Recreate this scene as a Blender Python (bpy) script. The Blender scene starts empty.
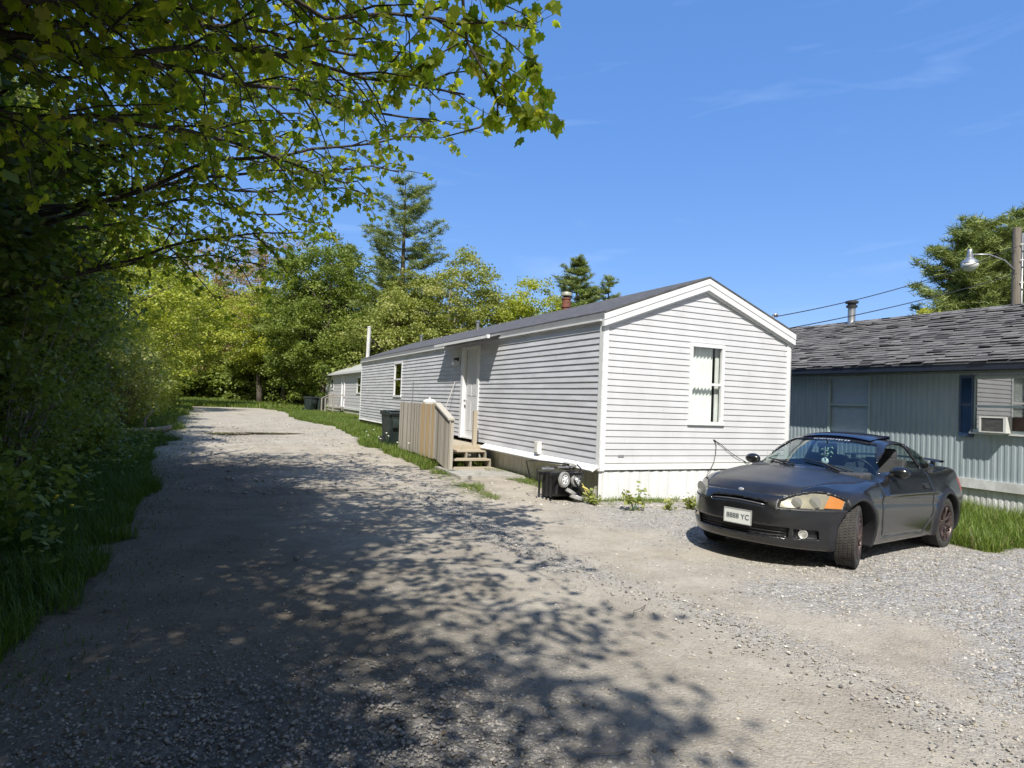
import bpy, bmesh, math, random
import numpy as np
from mathutils import Matrix, Vector
random.seed(7)
rng = np.random.default_rng(7)
scene = bpy.context.scene
C = scene.collection
R = math.radians

# ------------------------------------------------------------ camera
PITCH, ROLL, EYE = R(1.55), R(2.25), 1.55
fw = Vector((0, math.cos(PITCH), math.sin(PITCH)))
r0 = Vector((1, 0, 0)); u0 = r0.cross(fw)
rt = r0 * math.cos(ROLL) + u0 * math.sin(ROLL)
up = -r0 * math.sin(ROLL) + u0 * math.cos(ROLL)
cam_d = bpy.data.cameras.new('camera'); cam = bpy.data.objects.new('camera', cam_d); C.objects.link(cam)
m = Matrix.Identity(4)
for i in range(3):
    m[i][0] = rt[i]; m[i][1] = up[i]; m[i][2] = -fw[i]
m[2][3] = EYE
cam.matrix_world = m
cam_d.sensor_width = 36.0; cam_d.lens = 22.5; cam_d.clip_start = 0.05; cam_d.clip_end = 6000
scene.camera = cam

# ------------------------------------------------------------ sky, sun, exposure
SUN = Vector((-0.03, -0.64, 0.77)).normalized()
elev = math.asin(SUN.z); azim = math.atan2(SUN.x, SUN.y)
world = bpy.data.worlds.new('World'); scene.world = world; world.use_nodes = True
wn = world.node_tree; wn.nodes.clear()
sky = wn.nodes.new('ShaderNodeTexSky'); sky.sky_type = 'NISHITA'; sky.sun_disc = False
sky.sun_elevation = elev; sky.sun_rotation = azim
sky.altitude = 1000; sky.air_density = 0.8; sky.dust_density = 0.0; sky.ozone_density = 6.0
gam = wn.nodes.new('ShaderNodeGamma'); gam.inputs[1].default_value = 0.33
hsv = wn.nodes.new('ShaderNodeHueSaturation'); hsv.inputs['Saturation'].default_value = 2.15; hsv.inputs['Hue'].default_value = 0.519; hsv.inputs['Value'].default_value = 2.7
# thin cirrus, part of the sky itself
tc = wn.nodes.new('ShaderNodeTexCoord')
mp = wn.nodes.new('ShaderNodeMapping'); mp.inputs['Scale'].default_value = (1.6, 2.0, 9.0); mp.inputs['Rotation'].default_value = (0, R(-9), 0)
nz = wn.nodes.new('ShaderNodeTexNoise'); nz.inputs['Scale'].default_value = 2.3; nz.inputs['Detail'].default_value = 7; nz.inputs['Distortion'].default_value = 0.7
rp = wn.nodes.new('ShaderNodeValToRGB'); rp.color_ramp.elements[0].position = 0.58; rp.color_ramp.elements[1].position = 0.9
sc = wn.nodes.new('ShaderNodeMath'); sc.operation = 'MULTIPLY'; sc.inputs[1].default_value = 0.16
mx = wn.nodes.new('ShaderNodeMix'); mx.data_type = 'RGBA'; mx.inputs[7].default_value = (5.0, 6.0, 7.5, 1)
bg = wn.nodes.new('ShaderNodeBackground'); bg.inputs[1].default_value = 0.14
wo = wn.nodes.new('ShaderNodeOutputWorld')
L = wn.links.new
L(sky.outputs[0], gam.inputs[0]); L(gam.outputs[0], hsv.inputs['Color']); L(tc.outputs['Generated'], mp.inputs[0]); L(mp.outputs[0], nz.inputs[0])
L(nz.outputs['Fac'], rp.inputs[0]); L(rp.outputs[0], sc.inputs[0]); L(sc.outputs[0], mx.inputs[0])
# unseen white cloud added behind the camera to neutralise the blue shade light
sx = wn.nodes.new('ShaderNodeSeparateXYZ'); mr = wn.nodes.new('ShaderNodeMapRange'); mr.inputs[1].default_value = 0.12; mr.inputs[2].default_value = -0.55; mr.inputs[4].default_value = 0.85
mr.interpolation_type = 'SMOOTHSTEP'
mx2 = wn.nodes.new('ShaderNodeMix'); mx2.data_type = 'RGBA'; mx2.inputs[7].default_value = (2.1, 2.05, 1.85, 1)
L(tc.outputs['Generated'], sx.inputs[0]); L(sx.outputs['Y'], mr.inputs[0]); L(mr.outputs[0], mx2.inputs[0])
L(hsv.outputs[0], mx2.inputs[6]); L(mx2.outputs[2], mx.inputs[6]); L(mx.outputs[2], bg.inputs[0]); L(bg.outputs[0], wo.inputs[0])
sun_d = bpy.data.lights.new('sun', 'SUN'); sun = bpy.data.objects.new('sun', sun_d); C.objects.link(sun)
sun_d.energy = 4.3; sun_d.angle = R(0.55); sun_d.color = (1.0, 0.952, 0.87)
sun.rotation_euler = SUN.to_track_quat('Z', 'Y').to_euler(); sun.location = (0, -20, 30)
scene.view_settings.view_transform = 'Standard'; scene.view_settings.look = 'None'
scene.view_settings.exposure = 0.57; scene.view_settings.gamma = 1.0
scene.view_settings.use_curve_mapping = False
scene.render.engine = 'CYCLES'
scene.cycles.max_bounces = 6; scene.cycles.diffuse_bounces = 3; scene.cycles.glossy_bounces = 3
scene.cycles.transparent_max_bounces = 12; scene.cycles.transmission_bounces = 4
scene.render.resolution_x = 1024; scene.render.resolution_y = 768

# ------------------------------------------------------------ frames and ground height
A0 = R(25.4)
P0 = np.array([1.475, 10.468])                      # near left corner of the grey home
Uv = np.array([-math.sin(A0), math.cos(A0)])        # along the homes and the road
Nv = np.array([-math.cos(A0), -math.sin(A0)])       # from the home towards the road
def W(u, off, z=0.0):
    p = P0 + Uv * u + Nv * off
    return (float(p[0]), float(p[1]), z)
def uo(x, y):
    dx = x - P0[0]; dy = y - P0[1]
    return dx * Uv[0] + dy * Uv[1], dx * Nv[0] + dy * Nv[1]
def sstep(a, b, x):
    t = np.clip((x - a) / (b - a), 0, 1); return t * t * (3 - 2 * t)
def _hash(i, j, s):
    n = (i * 374761393 + j * 668265263 + s * 974634777) & 0x7fffffff
    n = (n ^ (n >> 13)) * 1274126177 & 0x7fffffff
    return ((n ^ (n >> 16)) & 0xffff) / 65535.0
def vnoise(x, y, s=0):
    x = np.asarray(x, float); y = np.asarray(y, float)
    i = np.floor(x).astype(np.int64); j = np.floor(y).astype(np.int64)
    fx = x - i; fy = y - j; fx = fx * fx * (3 - 2 * fx); fy = fy * fy * (3 - 2 * fy)
    a = _hash(i, j, s); b = _hash(i + 1, j, s); c = _hash(i, j + 1, s); d = _hash(i + 1, j + 1, s)
    return (a * (1 - fx) + b * fx) * (1 - fy) + (c * (1 - fx) + d * fx) * fy
def fbm(x, y, s=0, o=4):
    v = 0; a = 0.5; t = 0
    for k in range(o):
        v = v + a * vnoise(x * 2 ** k, y * 2 ** k, s + k * 17); t += a; a *= 0.5
    return v / t
PUD = ((13.4, 5.0, 1.3, .5), (13.6, 3.6, 1.6, .55))
def zg(x, y):
    x = np.asarray(x, float); y = np.asarray(y, float)
    u, off = uo(x, y)
    z = 0.33 * sstep(10.5, 27, y) * (1 - sstep(-3.8, -6.8, off)) + 0.25 * sstep(45, 80, y)
    z = z - 0.13 * sstep(0.2, 4.7, -off)
    z = z + 0.018 * (fbm(x * 0.8, y * 0.8, 3, 3) - 0.5) * sstep(0.6, 2.5, np.hypot(x - 4.6, y - 7.4))
    z = z + 0.25 * sstep(8.0, 14.0, off) * fbm(x * 0.3, y * 0.3, 9, 2)
    for (pu, po, pa, pb) in PUD: z = z - 0.06 * np.exp(-(((u - pu) / (pb * 1.25)) ** 2 + ((off - po) / (pa * .62)) ** 2))
    return z
def zf(x, y): return float(zg(x, y))

# ------------------------------------------------------------ materials
def new_mat(name):
    m = bpy.data.materials.new(name); m.use_nodes = True
    return m, m.node_tree, m.node_tree.nodes['Principled BSDF']
def mat(name, col, rough=0.6, metal=0.0, var=0.12, scale=8.0, bump=0.0, bscale=60.0, col2=None, spec=0.5, stretch=None, coat=0.0):
    m, nt, b = new_mat(name)
    b.inputs['Roughness'].default_value = rough; b.inputs['Metallic'].default_value = metal
    b.inputs['Specular IOR Level'].default_value = spec
    if coat: b.inputs['Coat Weight'].default_value = coat; b.inputs['Coat Roughness'].default_value = 0.12
    t = nt.nodes.new('ShaderNodeTexCoord'); src = t.outputs['Object']
    if stretch:
        mpn = nt.nodes.new('ShaderNodeMapping'); mpn.inputs['Scale'].default_value = stretch
        nt.links.new(src, mpn.inputs[0]); src = mpn.outputs[0]
    n = nt.nodes.new('ShaderNodeTexNoise'); n.inputs['Scale'].default_value = scale; n.inputs['Detail'].default_value = 6; n.inputs['Roughness'].default_value = 0.62
    nt.links.new(src, n.inputs[0])
    r = nt.nodes.new('ShaderNodeValToRGB')
    c2 = col2 if col2 else tuple(c * (1 - var) for c in col)
    c1 = col if col2 else tuple(min(1, c * (1 + var * .5)) for c in col)
    r.color_ramp.elements[0].position = 0.36; r.color_ramp.elements[1].position = 0.66
    r.color_ramp.elements[0].color = (*c2, 1); r.color_ramp.elements[1].color = (*c1, 1)
    nt.links.new(n.outputs['Fac'], r.inputs[0]); nt.links.new(r.outputs[0], b.inputs['Base Color'])
    if bump:
        n2 = nt.nodes.new('ShaderNodeTexNoise'); n2.inputs['Scale'].default_value = bscale; n2.inputs['Detail'].default_value = 4
        nt.links.new(src, n2.inputs[0])
        bp = nt.nodes.new('ShaderNodeBump'); bp.inputs['Strength'].default_value = bump; bp.inputs['Distance'].default_value = 0.01
        nt.links.new(n2.outputs['Fac'], bp.inputs['Height']); nt.links.new(bp.outputs[0], b.inputs['Normal'])
    return m
def attr_mat(name, cols, rough=0.7, transl=0.0, spec=0.3, tcol=None, bump=0.0):
    """colour picked per leaf / stone / tab from the point attribute rnd"""
    m, nt, b = new_mat(name)
    at = nt.nodes.new('ShaderNodeAttribute'); at.attribute_name = 'rnd'
    r = nt.nodes.new('ShaderNodeValToRGB'); e = r.color_ramp.elements
    while len(e) < len(cols): e.new(0.5)
    for k, c in enumerate(cols):
        e[k].position = k / (len(cols) - 1); e[k].color = (*c, 1)
    nt.links.new(at.outputs['Fac'], r.inputs[0]); nt.links.new(r.outputs[0], b.inputs['Base Color'])
    b.inputs['Roughness'].default_value = rough; b.inputs['Specular IOR Level'].default_value = spec
    if bump:
        t = nt.nodes.new('ShaderNodeTexCoord')
        n2 = nt.nodes.new('ShaderNodeTexNoise'); n2.inputs['Scale'].default_value = 40; n2.inputs['Detail'].default_value = 5
        nt.links.new(t.outputs['Object'], n2.inputs[0])
        bp = nt.nodes.new('ShaderNodeBump'); bp.inputs['Strength'].default_value = bump; bp.inputs['Distance'].default_value = 0.02
        nt.links.new(n2.outputs['Fac'], bp.inputs['Height']); nt.links.new(bp.outputs[0], b.inputs['Normal'])
    if transl:
        tr = nt.nodes.new('ShaderNodeBsdfTranslucent'); mix = nt.nodes.new('ShaderNodeMixShader')
        g = nt.nodes.new('ShaderNodeMix'); g.data_type = 'RGBA'; g.blend_type = 'MULTIPLY'; g.inputs[0].default_value = 1.0
        g.inputs[7].default_value = (*(tcol or (1.35, 1.35, 0.55)), 1)
        nt.links.new(r.outputs[0], g.inputs[6]); nt.links.new(g.outputs[2], tr.inputs[0])
        mix.inputs[0].default_value = transl
        nt.links.new(b.outputs[0], mix.inputs[1]); nt.links.new(tr.outputs[0], mix.inputs[2])
        nt.links.new(mix.outputs[0], nt.nodes['Material Output'].inputs[0])
    return m
def glass_mat(name, tint=(0.8, 0.88, 0.86), refl=1.0, ior=1.5):
    m, nt, b = new_mat(name); nt.nodes.remove(b)
    tr = nt.nodes.new('ShaderNodeBsdfTransparent'); tr.inputs[0].default_value = (*tint, 1)
    gl = nt.nodes.new('ShaderNodeBsdfGlossy'); gl.inputs['Roughness'].default_value = 0.02
    lw = nt.nodes.new('ShaderNodeLayerWeight'); lw.inputs[0].default_value = 0.5
    fr = nt.nodes.new('ShaderNodeMath'); fr.operation = 'POWER'; fr.inputs[1].default_value = 4.0; nt.links.new(lw.outputs['Facing'], fr.inputs[0])
    f0 = ((ior - 1) / (ior + 1)) ** 2 * 2
    ml = nt.nodes.new('ShaderNodeMath'); ml.operation = 'MULTIPLY_ADD'; ml.inputs[1].default_value = refl * (1 - f0); ml.inputs[2].default_value = f0 * refl
    ml.use_clamp = True
    mix = nt.nodes.new('ShaderNodeMixShader')
    nt.links.new(fr.outputs[0], ml.inputs[0]); nt.links.new(ml.outputs[0], mix.inputs[0])
    nt.links.new(tr.outputs[0], mix.inputs[1]); nt.links.new(gl.outputs[0], mix.inputs[2])
    nt.links.new(mix.outputs[0], nt.nodes['Material Output'].inputs[0])
    return m

# ------------------------------------------------------------ object helpers
def setp(o, label=None, cat=None, group=None, kind=None):
    if label: o['label'] = label
    if cat: o['category'] = cat
    if group: o['group'] = group
    if kind: o['kind'] = kind
    return o
def thing(name, label, cat, loc=(0, 0, 0), rz=0.0, group=None, rot=None):
    o = bpy.data.objects.new(name, None); C.objects.link(o); o.location = loc
    o.rotation_euler = rot if rot else (0, 0, rz); o.empty_display_size = 0.2
    return setp(o, label, cat, group)
def copy_thing(src, loc=None, rz=None, label=None):
    def cp(o, par):
        c = o.copy(); C.objects.link(c); c.parent = par
        for ch in [k for k in C.objects if k.parent == o]: cp(ch, c)
        return c
    r = cp(src, None)
    if loc: r.location = loc
    if rz is not None: r.rotation_euler = (0, 0, rz)
    if label: r['label'] = label
    return r
def np_mesh(name, V, F, material, parent=None, attr=None, smooth=False, sizes=None):
    """V (n,3); F (k,m) faces of one size, or flat loop list with sizes"""
    me = bpy.data.meshes.new(name); V = np.asarray(V, np.float32)
    if sizes is None:
        F = np.asarray(F, np.int32); k, mm = F.shape; sizes = np.full(k, mm, np.int32); loops = F.ravel()
    else:
        loops = np.asarray(F, np.int32); k = len(sizes); sizes = np.asarray(sizes, np.int32)
    me.vertices.add(len(V)); me.vertices.foreach_set('co', V.ravel())
    me.loops.add(len(loops)); me.loops.foreach_set('vertex_index', loops)
    me.polygons.add(k); st = np.zeros(k, np.int32); st[1:] = np.cumsum(sizes)[:-1]
    me.polygons.foreach_set('loop_start', st)
    me.polygons.foreach_set('use_smooth', np.full(k, bool(smooth)))
    if attr:
        for an, av in attr.items():
            at = me.attributes.new(an, 'FLOAT', 'POINT'); at.data.foreach_set('value', np.asarray(av, np.float32))
    me.update(calc_edges=True); me.validate()
    if material: me.materials.append(material)
    o = bpy.data.objects.new(name, me); C.objects.link(o)
    if parent: o.parent = parent
    return o
class MB:
    def __init__(s): s.v = []; s.f = []; s.r = []; s.cur = 0.5
    def add(s, vs, fs, M=None):
        b = len(s.v)
        for p in vs:
            p = Vector(p)
            if M is not None: p = M @ p
            s.v.append(tuple(p)); s.r.append(s.cur)
        s.f += [tuple(b + i for i in f) for f in fs]
    def box(s, x0, x1, y0, y1, z0, z1, M=None, bev=0.0):
        if bev > 0:
            bm = bmesh.new(); bmesh.ops.create_cube(bm, size=1.0)
            for v in bm.verts:
                v.co = Vector(((x0 + x1) / 2 + v.co.x * (x1 - x0), (y0 + y1) / 2 + v.co.y * (y1 - y0), (z0 + z1) / 2 + v.co.z * (z1 - z0)))
            bmesh.ops.bevel(bm, geom=bm.edges[:], offset=bev, segments=2, affect='EDGES', profile=0.5)
            bm.verts.ensure_lookup_table()
            s.add([v.co.copy() for v in bm.verts], [[v.index for v in f.verts] for f in bm.faces], M); bm.free(); return
        v = [(x, y, z) for z in (z0, z1) for y in (y0, y1) for x in (x0, x1)]
        s.add(v, [(0, 2, 3, 1), (4, 5, 7, 6), (0, 1, 5, 4), (2, 6, 7, 3), (0, 4, 6, 2), (1, 3, 7, 5)], M)
    def prism(s, poly, d0, d1, axis='x', M=None):
        """poly in the other two axes (in xyz order)"""
        n = len(poly)
        def P(a, b, d): return (d, a, b) if axis == 'x' else ((a, d, b) if axis == 'y' else (a, b, d))
        v = [P(a, b, d0) for a, b in poly] + [P(a, b, d1) for a, b in poly]
        s.add(v, [tuple(range(n))[::-1], tuple(range(n, 2 * n))] + [(i, (i + 1) % n, n + (i + 1) % n, n + i) for i in range(n)], M)
    def tube(s, pts, rad, n=8, M=None, cap=True):
        pts = [Vector(p) for p in pts]; k = len(pts)
        if not hasattr(rad, '__len__'): rad = [rad] * k
        vs = []; fs = []; a = None
        for i, p in enumerate(pts):
            d = (pts[min(i + 1, k - 1)] - pts[max(i - 1, 0)])
            if d.length < 1e-9: d = Vector((0, 0, 1))
            d.normalize()
            if a is None: a = d.orthogonal().normalized()
            else:
                a = a - d * a.dot(d); a = a.normalized() if a.length > 1e-6 else d.orthogonal().normalized()
            b = d.cross(a)
            for j in range(n):
                t = 2 * math.pi * j / n; vs.append(p + (a * math.cos(t) + b * math.sin(t)) * rad[i])
        for i in range(k - 1):
            for j in range(n):
                fs.append((i * n + j, i * n + (j + 1) % n, (i + 1) * n + (j + 1) % n, (i + 1) * n + j))
        if cap: fs.append(tuple(range(n))[::-1]); fs.append(tuple((k - 1) * n + j for j in range(n)))
        s.add(vs, fs, M)
    def lathe(s, prof, n=20, M=None, axis='z', cap=True):
        vs = []; fs = []
        for (r_, h) in prof:
            for j in range(n):
                t = 2 * math.pi * j / n; c, d = r_ * math.cos(t), r_ * math.sin(t)
                vs.append((c, d, h) if axis == 'z' else ((h, c, d) if axis == 'x' else (d, h, c)))
        for i in range(len(prof) - 1):
            for j in range(n):
                fs.append((i * n + j, i * n + (j + 1) % n, (i + 1) * n + (j + 1) % n, (i + 1) * n + j))
        if cap: fs.append(tuple(range(n))[::-1]); fs.append(tuple((len(prof) - 1) * n + j for j in range(n)))
        s.add(vs, fs, M)
    def build(s, name, material, parent=None, smooth=False, rnd=False, bevel=0.0):
        me = bpy.data.meshes.new(name); me.from_pydata(s.v, [], s.f); me.validate(); me.update()
        if rnd:
            at = me.attributes.new('rnd', 'FLOAT', 'POINT'); at.data.foreach_set('value', np.array(s.r, np.float32))
        if smooth:
            me.polygons.foreach_set('use_smooth', np.ones(len(me.polygons), bool))
            if smooth == 'auto': me.set_sharp_from_angle(angle=R(38))
        me.materials.append(material)
        o = bpy.data.objects.new(name, me); C.objects.link(o)
        if parent: o.parent = parent
        if bevel:
            bv = o.modifiers.new('bevel', 'BEVEL'); bv.width = bevel; bv.segments = 2; bv.limit_method = 'ANGLE'
        return o
def text_mesh(name, body, size, material, parent, loc, rot, depth=0.002):
    cu = bpy.data.curves.new(name, 'FONT'); cu.body = body; cu.size = size; cu.extrude = depth; cu.align_x = 'CENTER'; cu.align_y = 'CENTER'
    to = bpy.data.objects.new(name, cu); C.objects.link(to)
    dg = bpy.context.evaluated_depsgraph_get(); me = bpy.data.meshes.new_from_object(to.evaluated_get(dg))
    bpy.data.objects.remove(to); me.materials.clear(); me.materials.append(material)
    o = bpy.data.objects.new(name, me); C.objects.link(o); o.parent = parent; o.location = loc; o.rotation_euler = rot
    return o
# ============================================================ GROUND
def road_w(u, off, x, y):
    n = (fbm(x * 0.9, y * 0.9, 21, 4) - 0.5)
    left = 6.85 + 1.7 * n
    right = np.where(u > 4.2, 1.72 + 0.25 * np.sin(u * 0.35) * sstep(6, 12, u) + 0.9 * n, -99)
    w = sstep(-0.45, 0.45, left - off) * sstep(-0.22, 0.22, off - right)
    w = w * (1 - sstep(39.5, 41.0, u + 1.2 * n))
    cross = sstep(35.0, 36.2, u + 1.5 * n) * (1 - sstep(40.6, 41.6, u + 1.2 * n)) * sstep(-4, -2.5, off)
    return np.clip(np.maximum(w, cross), 0, 1)
def masks(x, y):
    u, off = uo(x, y); n = fbm(x * 1.3, y * 1.3, 5, 4) - 0.5
    road = road_w(u, off, x, y)
    park = (1 - sstep(3.9, 4.5, u)) * (1 - sstep(1.2, 2.4, off)) * 1.0
    # grass beside the blue house, behind the car
    gr = sstep(-4.35, -3.95, u + 0.5 * n) * sstep(2.75, 3.35, -off + 0.8 * n + 0.12 * (u + 4))
    gr = np.maximum(gr, sstep(3.9, 4.4, -off) * sstep(-1.5, -0.5, u))
    # thin grass at the foot of the gable and flank
    gb = sstep(-0.75, -0.15, u + 1.8 * n) * (1 - sstep(0.2, 0.7, off + 0.8 * n)) * sstep(-4.6, -4.2, off) * 0.75
    ms = np.exp(-((off - 1.9 + 0.2 * u) / 0.6) ** 2) * sstep(-0.5, 0.8, u) * (1 - sstep(4, 5, u)) * (0.42 + 1.2 * n)
    g = 1 - np.maximum(road, park)
    g = np.maximum(g, gr); g = np.maximum(g, gb * 0.8); g = np.maximum(g, np.clip(ms, 0, 1))
    crown = np.exp(-((off - 4.2) / 0.35) ** 2) * sstep(14, 20, u) * (0.25 + n)
    g = np.clip(np.maximum(g, np.clip(crown, 0, .6)), 0, 1)
    # crushed stone: parking side, a band along the wheel track, a patch under the maple
    s = sstep(1.6, 0.2, off + 2.2 * n + 0.15 * (u + 4))
    s = np.maximum(s, np.exp(-((off - 2.5 + 0.25 * np.sin(u * .8)) / 0.28) ** 2) * 0.75 * (1 - sstep(0, 6, u)) * (0.65 + 1.2 * n))
    s = np.maximum(s, np.exp(-(((x + 0.75) / 1.25) ** 2 + ((y - 2.8) / 0.95) ** 2)) * (1.1 + 1.5 * n))
    s = np.maximum(s, 0.35 * sstep(8, 12, u) * (0.7 + 2 * n))
    s = np.clip(s, 0, 1) * (1 - g)
    return road, park, g, s
def soil_shade(x, y):  # dark loam and puddle damp, with the tree shade deepened in its colour
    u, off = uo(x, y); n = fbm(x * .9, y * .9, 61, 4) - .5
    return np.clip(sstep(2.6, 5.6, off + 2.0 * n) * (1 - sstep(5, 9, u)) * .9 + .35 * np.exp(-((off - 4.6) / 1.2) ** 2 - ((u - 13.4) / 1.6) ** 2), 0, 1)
# polar sheet: fine in front of the camera, coarse behind and far away
th = np.concatenate([np.arange(-180, -60, 4.0), np.arange(-60, 55, 0.22), np.arange(55, 180, 4.0)])
th = np.radians(th)
rr = np.concatenate([[0.25, 0.8, 1.2], np.exp(np.linspace(math.log(1.6), math.log(60), 640)), [70, 90, 130, 200, 350, 700, 1500, 3500]])
TT, RR = np.meshgrid(th, rr)
GX = (RR * np.sin(TT)).ravel(); GY = (RR * np.cos(TT)).ravel()
GZ = zg(GX, GY)
road, park, gmask, smask = masks(GX, GY)
micro = (fbm(GX * 14, GY * 14, 31, 3) - 0.5)
GZ = GZ + np.where(RR.ravel() < 25, 1, 0) * (micro * (0.008 + 0.02 * smask) - 0.012 * road * np.exp(-((uo(GX, GY)[1] - 2.6) / 0.4) ** 2) - 0.02 * np.exp(-((uo(GX, GY)[1] - 5.2) / 0.5) ** 2) * road)
nt_, nr_ = len(th), len(rr)
ii, jj = np.meshgrid(np.arange(nr_ - 1), np.arange(nt_), indexing='ij')
j2 = (jj + 1) % nt_
GF = np.stack([ii * nt_ + jj, (ii + 1) * nt_ + jj, (ii + 1) * nt_ + j2, ii * nt_ + j2], -1).reshape(-1, 4)
cx = GX[GF].mean(1); cy = GY[GF].mean(1)
cr = road[GF].mean(1); cpk = park[GF].mean(1); cg = gmask[GF].mean(1)
cu, co_ = uo(cx, cy)
sel_road = (cr > 0.5) & (cg < 0.85) & ((co_ > 1.5) | (cu > 4.3))
sel_park = (~sel_road) & (cpk > 0.5) & (cg < 0.6) & (cu < 4.5)
def ground_material():
    m, nt, b = new_mat('ground surface'); N = nt.nodes.new; K = nt.links.new
    def attr(n): a = N('ShaderNodeAttribute'); a.attribute_name = n; return a.outputs['Fac']
    tc = N('ShaderNodeTexCoord'); src = tc.outputs['Object']
    def noise(s, d=5, r=.6, w=0.0):
        a = N('ShaderNodeTexNoise'); a.inputs['Scale'].default_value = s; a.inputs['Detail'].default_value = d; a.inputs['Roughness'].default_value = r
        a.inputs['Distortion'].default_value = w; K(src, a.inputs[0]); return a.outputs['Fac']
    def ramp(x, stops):
        a = N('ShaderNodeValToRGB'); e = a.color_ramp.elements
        while len(e) < len(stops): e.new(.5)
        for k, (p, c) in enumerate(stops): e[k].position = p; e[k].color = (*c, 1)
        K(x, a.inputs[0]); return a.outputs[0]
    def mix(f, a, c, mode='MIX'):
        q = N('ShaderNodeMix'); q.data_type = 'RGBA'; q.blend_type = mode
        if isinstance(f, float): q.inputs[0].default_value = f
        else: K(f, q.inputs[0])
        K(a, q.inputs[6]); K(c, q.inputs[7]); return q.outputs[2]
    def vor(s, feat='F1', out='Color'):
        v = N('ShaderNodeTexVoronoi'); v.inputs['Scale'].default_value = s; v.feature = feat; K(src, v.inputs['Vector']); return v.outputs[out]
    dirt = ramp(noise(1.6, 8, .7), [(.25, (.235, .20, .15)), (.48, (.41, .365, .29)), (.72, (.56, .515, .425))])
    peb = ramp(vor(55), [(.0, (.20, .18, .155)), (.5, (.33, .30, .26)), (1, (.52, .49, .45))])
    f1 = N('ShaderNodeMath'); f1.operation = 'MULTIPLY'; f1.inputs[1].default_value = .55; K(noise(5, 4), f1.inputs[0])
    dirt = mix(f1.outputs[0], dirt, peb)
    st = ramp(vor(34), [(.0, (.15, .147, .14)), (.35, (.31, .30, .28)), (.7, (.44, .425, .40)), (1, (.62, .605, .575))])
    st2 = ramp(vor(75), [(.0, (.13, .13, .13)), (.6, (.34, .33, .31)), (1, (.5, .49, .47))])
    stone = mix(.4, st, st2)
    grass = ramp(noise(7, 6), [(.3, (.035, .060, .014)), (.55, (.085, .135, .026)), (.8, (.15, .17, .055))])
    soil = ramp(noise(12, 6), [(.3, (.06, .045, .03)), (.7, (.13, .10, .065))])
    grass = mix(.35, grass, soil)
    c = mix(attr('stone'), dirt, stone)
    # break the grass edge up
    g = N('ShaderNodeMath'); g.operation = 'ADD'; K(attr('grass'), g.inputs[0])
    s2 = N('ShaderNodeMath'); s2.operation = 'MULTIPLY_ADD'; s2.inputs[1].default_value = .9; s2.inputs[2].default_value = -.45; K(noise(9, 5, .7), s2.inputs[0])
    K(s2.outputs[0], g.inputs[1])
    g2 = N('ShaderNodeMapRange'); g2.inputs[1].default_value = .35; g2.inputs[2].default_value = .65; K(g.outputs[0], g2.inputs[0])
    c = mix(g2.outputs[0], c, grass)
    dk = N('ShaderNodeRGB'); dk.outputs[0].default_value = (.36, .34, .32, 1)
    c = mix(attr('soil_shade'), c, mix(1.0, c, dk.outputs[0], 'MULTIPLY'))
    K(c, b.inputs['Base Color']); b.inputs['Roughness'].default_value = .92; b.inputs['Specular IOR Level'].default_value = .2
    hs = N('ShaderNodeMath'); hs.operation = 'MULTIPLY'; K(vor(34, 'F1', 'Distance'), hs.inputs[0]); K(attr('stone'), hs.inputs[1])
    h2 = N('ShaderNodeMath'); h2.operation = 'MULTIPLY_ADD'; h2.inputs[1].default_value = -1.6; K(hs.outputs[0], h2.inputs[0]); K(noise(45, 6, .75), h2.inputs[2])
    h3 = N('ShaderNodeMath'); h3.operation = 'MULTIPLY_ADD'; h3.inputs[1].default_value = -.5; K(vor(60, 'F1', 'Distance'), h3.inputs[0]); K(h2.outputs[0], h3.inputs[2])
    bp = N('ShaderNodeBump'); bp.inputs['Strength'].default_value = .75; bp.inputs['Distance'].default_value = .018
    K(h3.outputs[0], bp.inputs['Height']); K(bp.outputs[0], b.inputs['Normal'])
    return m
M_ground = ground_material()
def sub_sheet(name, sel):
    F = GF[sel]; used, inv = np.unique(F, return_inverse=True)
    V = np.stack([GX, GY, GZ], -1)[used]
    o = np_mesh(name, V, inv.reshape(-1, 4), M_ground, attr={'grass': gmask[used], 'stone': smask[used], 'soil_shade': soil_shade(GX[used], GY[used])}, smooth=True)
    return setp(o, kind='structure')
sub_sheet('ground', ~(sel_road | sel_park)); sub_sheet('dirt_road', sel_road); sub_sheet('gravel_parking', sel_park)
# close the tiny hole under the camera
k = MB(); k.add([(float(GX[j]), float(GY[j]), float(GZ[j])) for j in range(nt_)] + [(0, 0, 0)], [(j, (j + 1) % nt_, nt_) for j in range(nt_)])
o_ = k.build('ground', M_ground); setp(o_, kind='structure')

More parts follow.
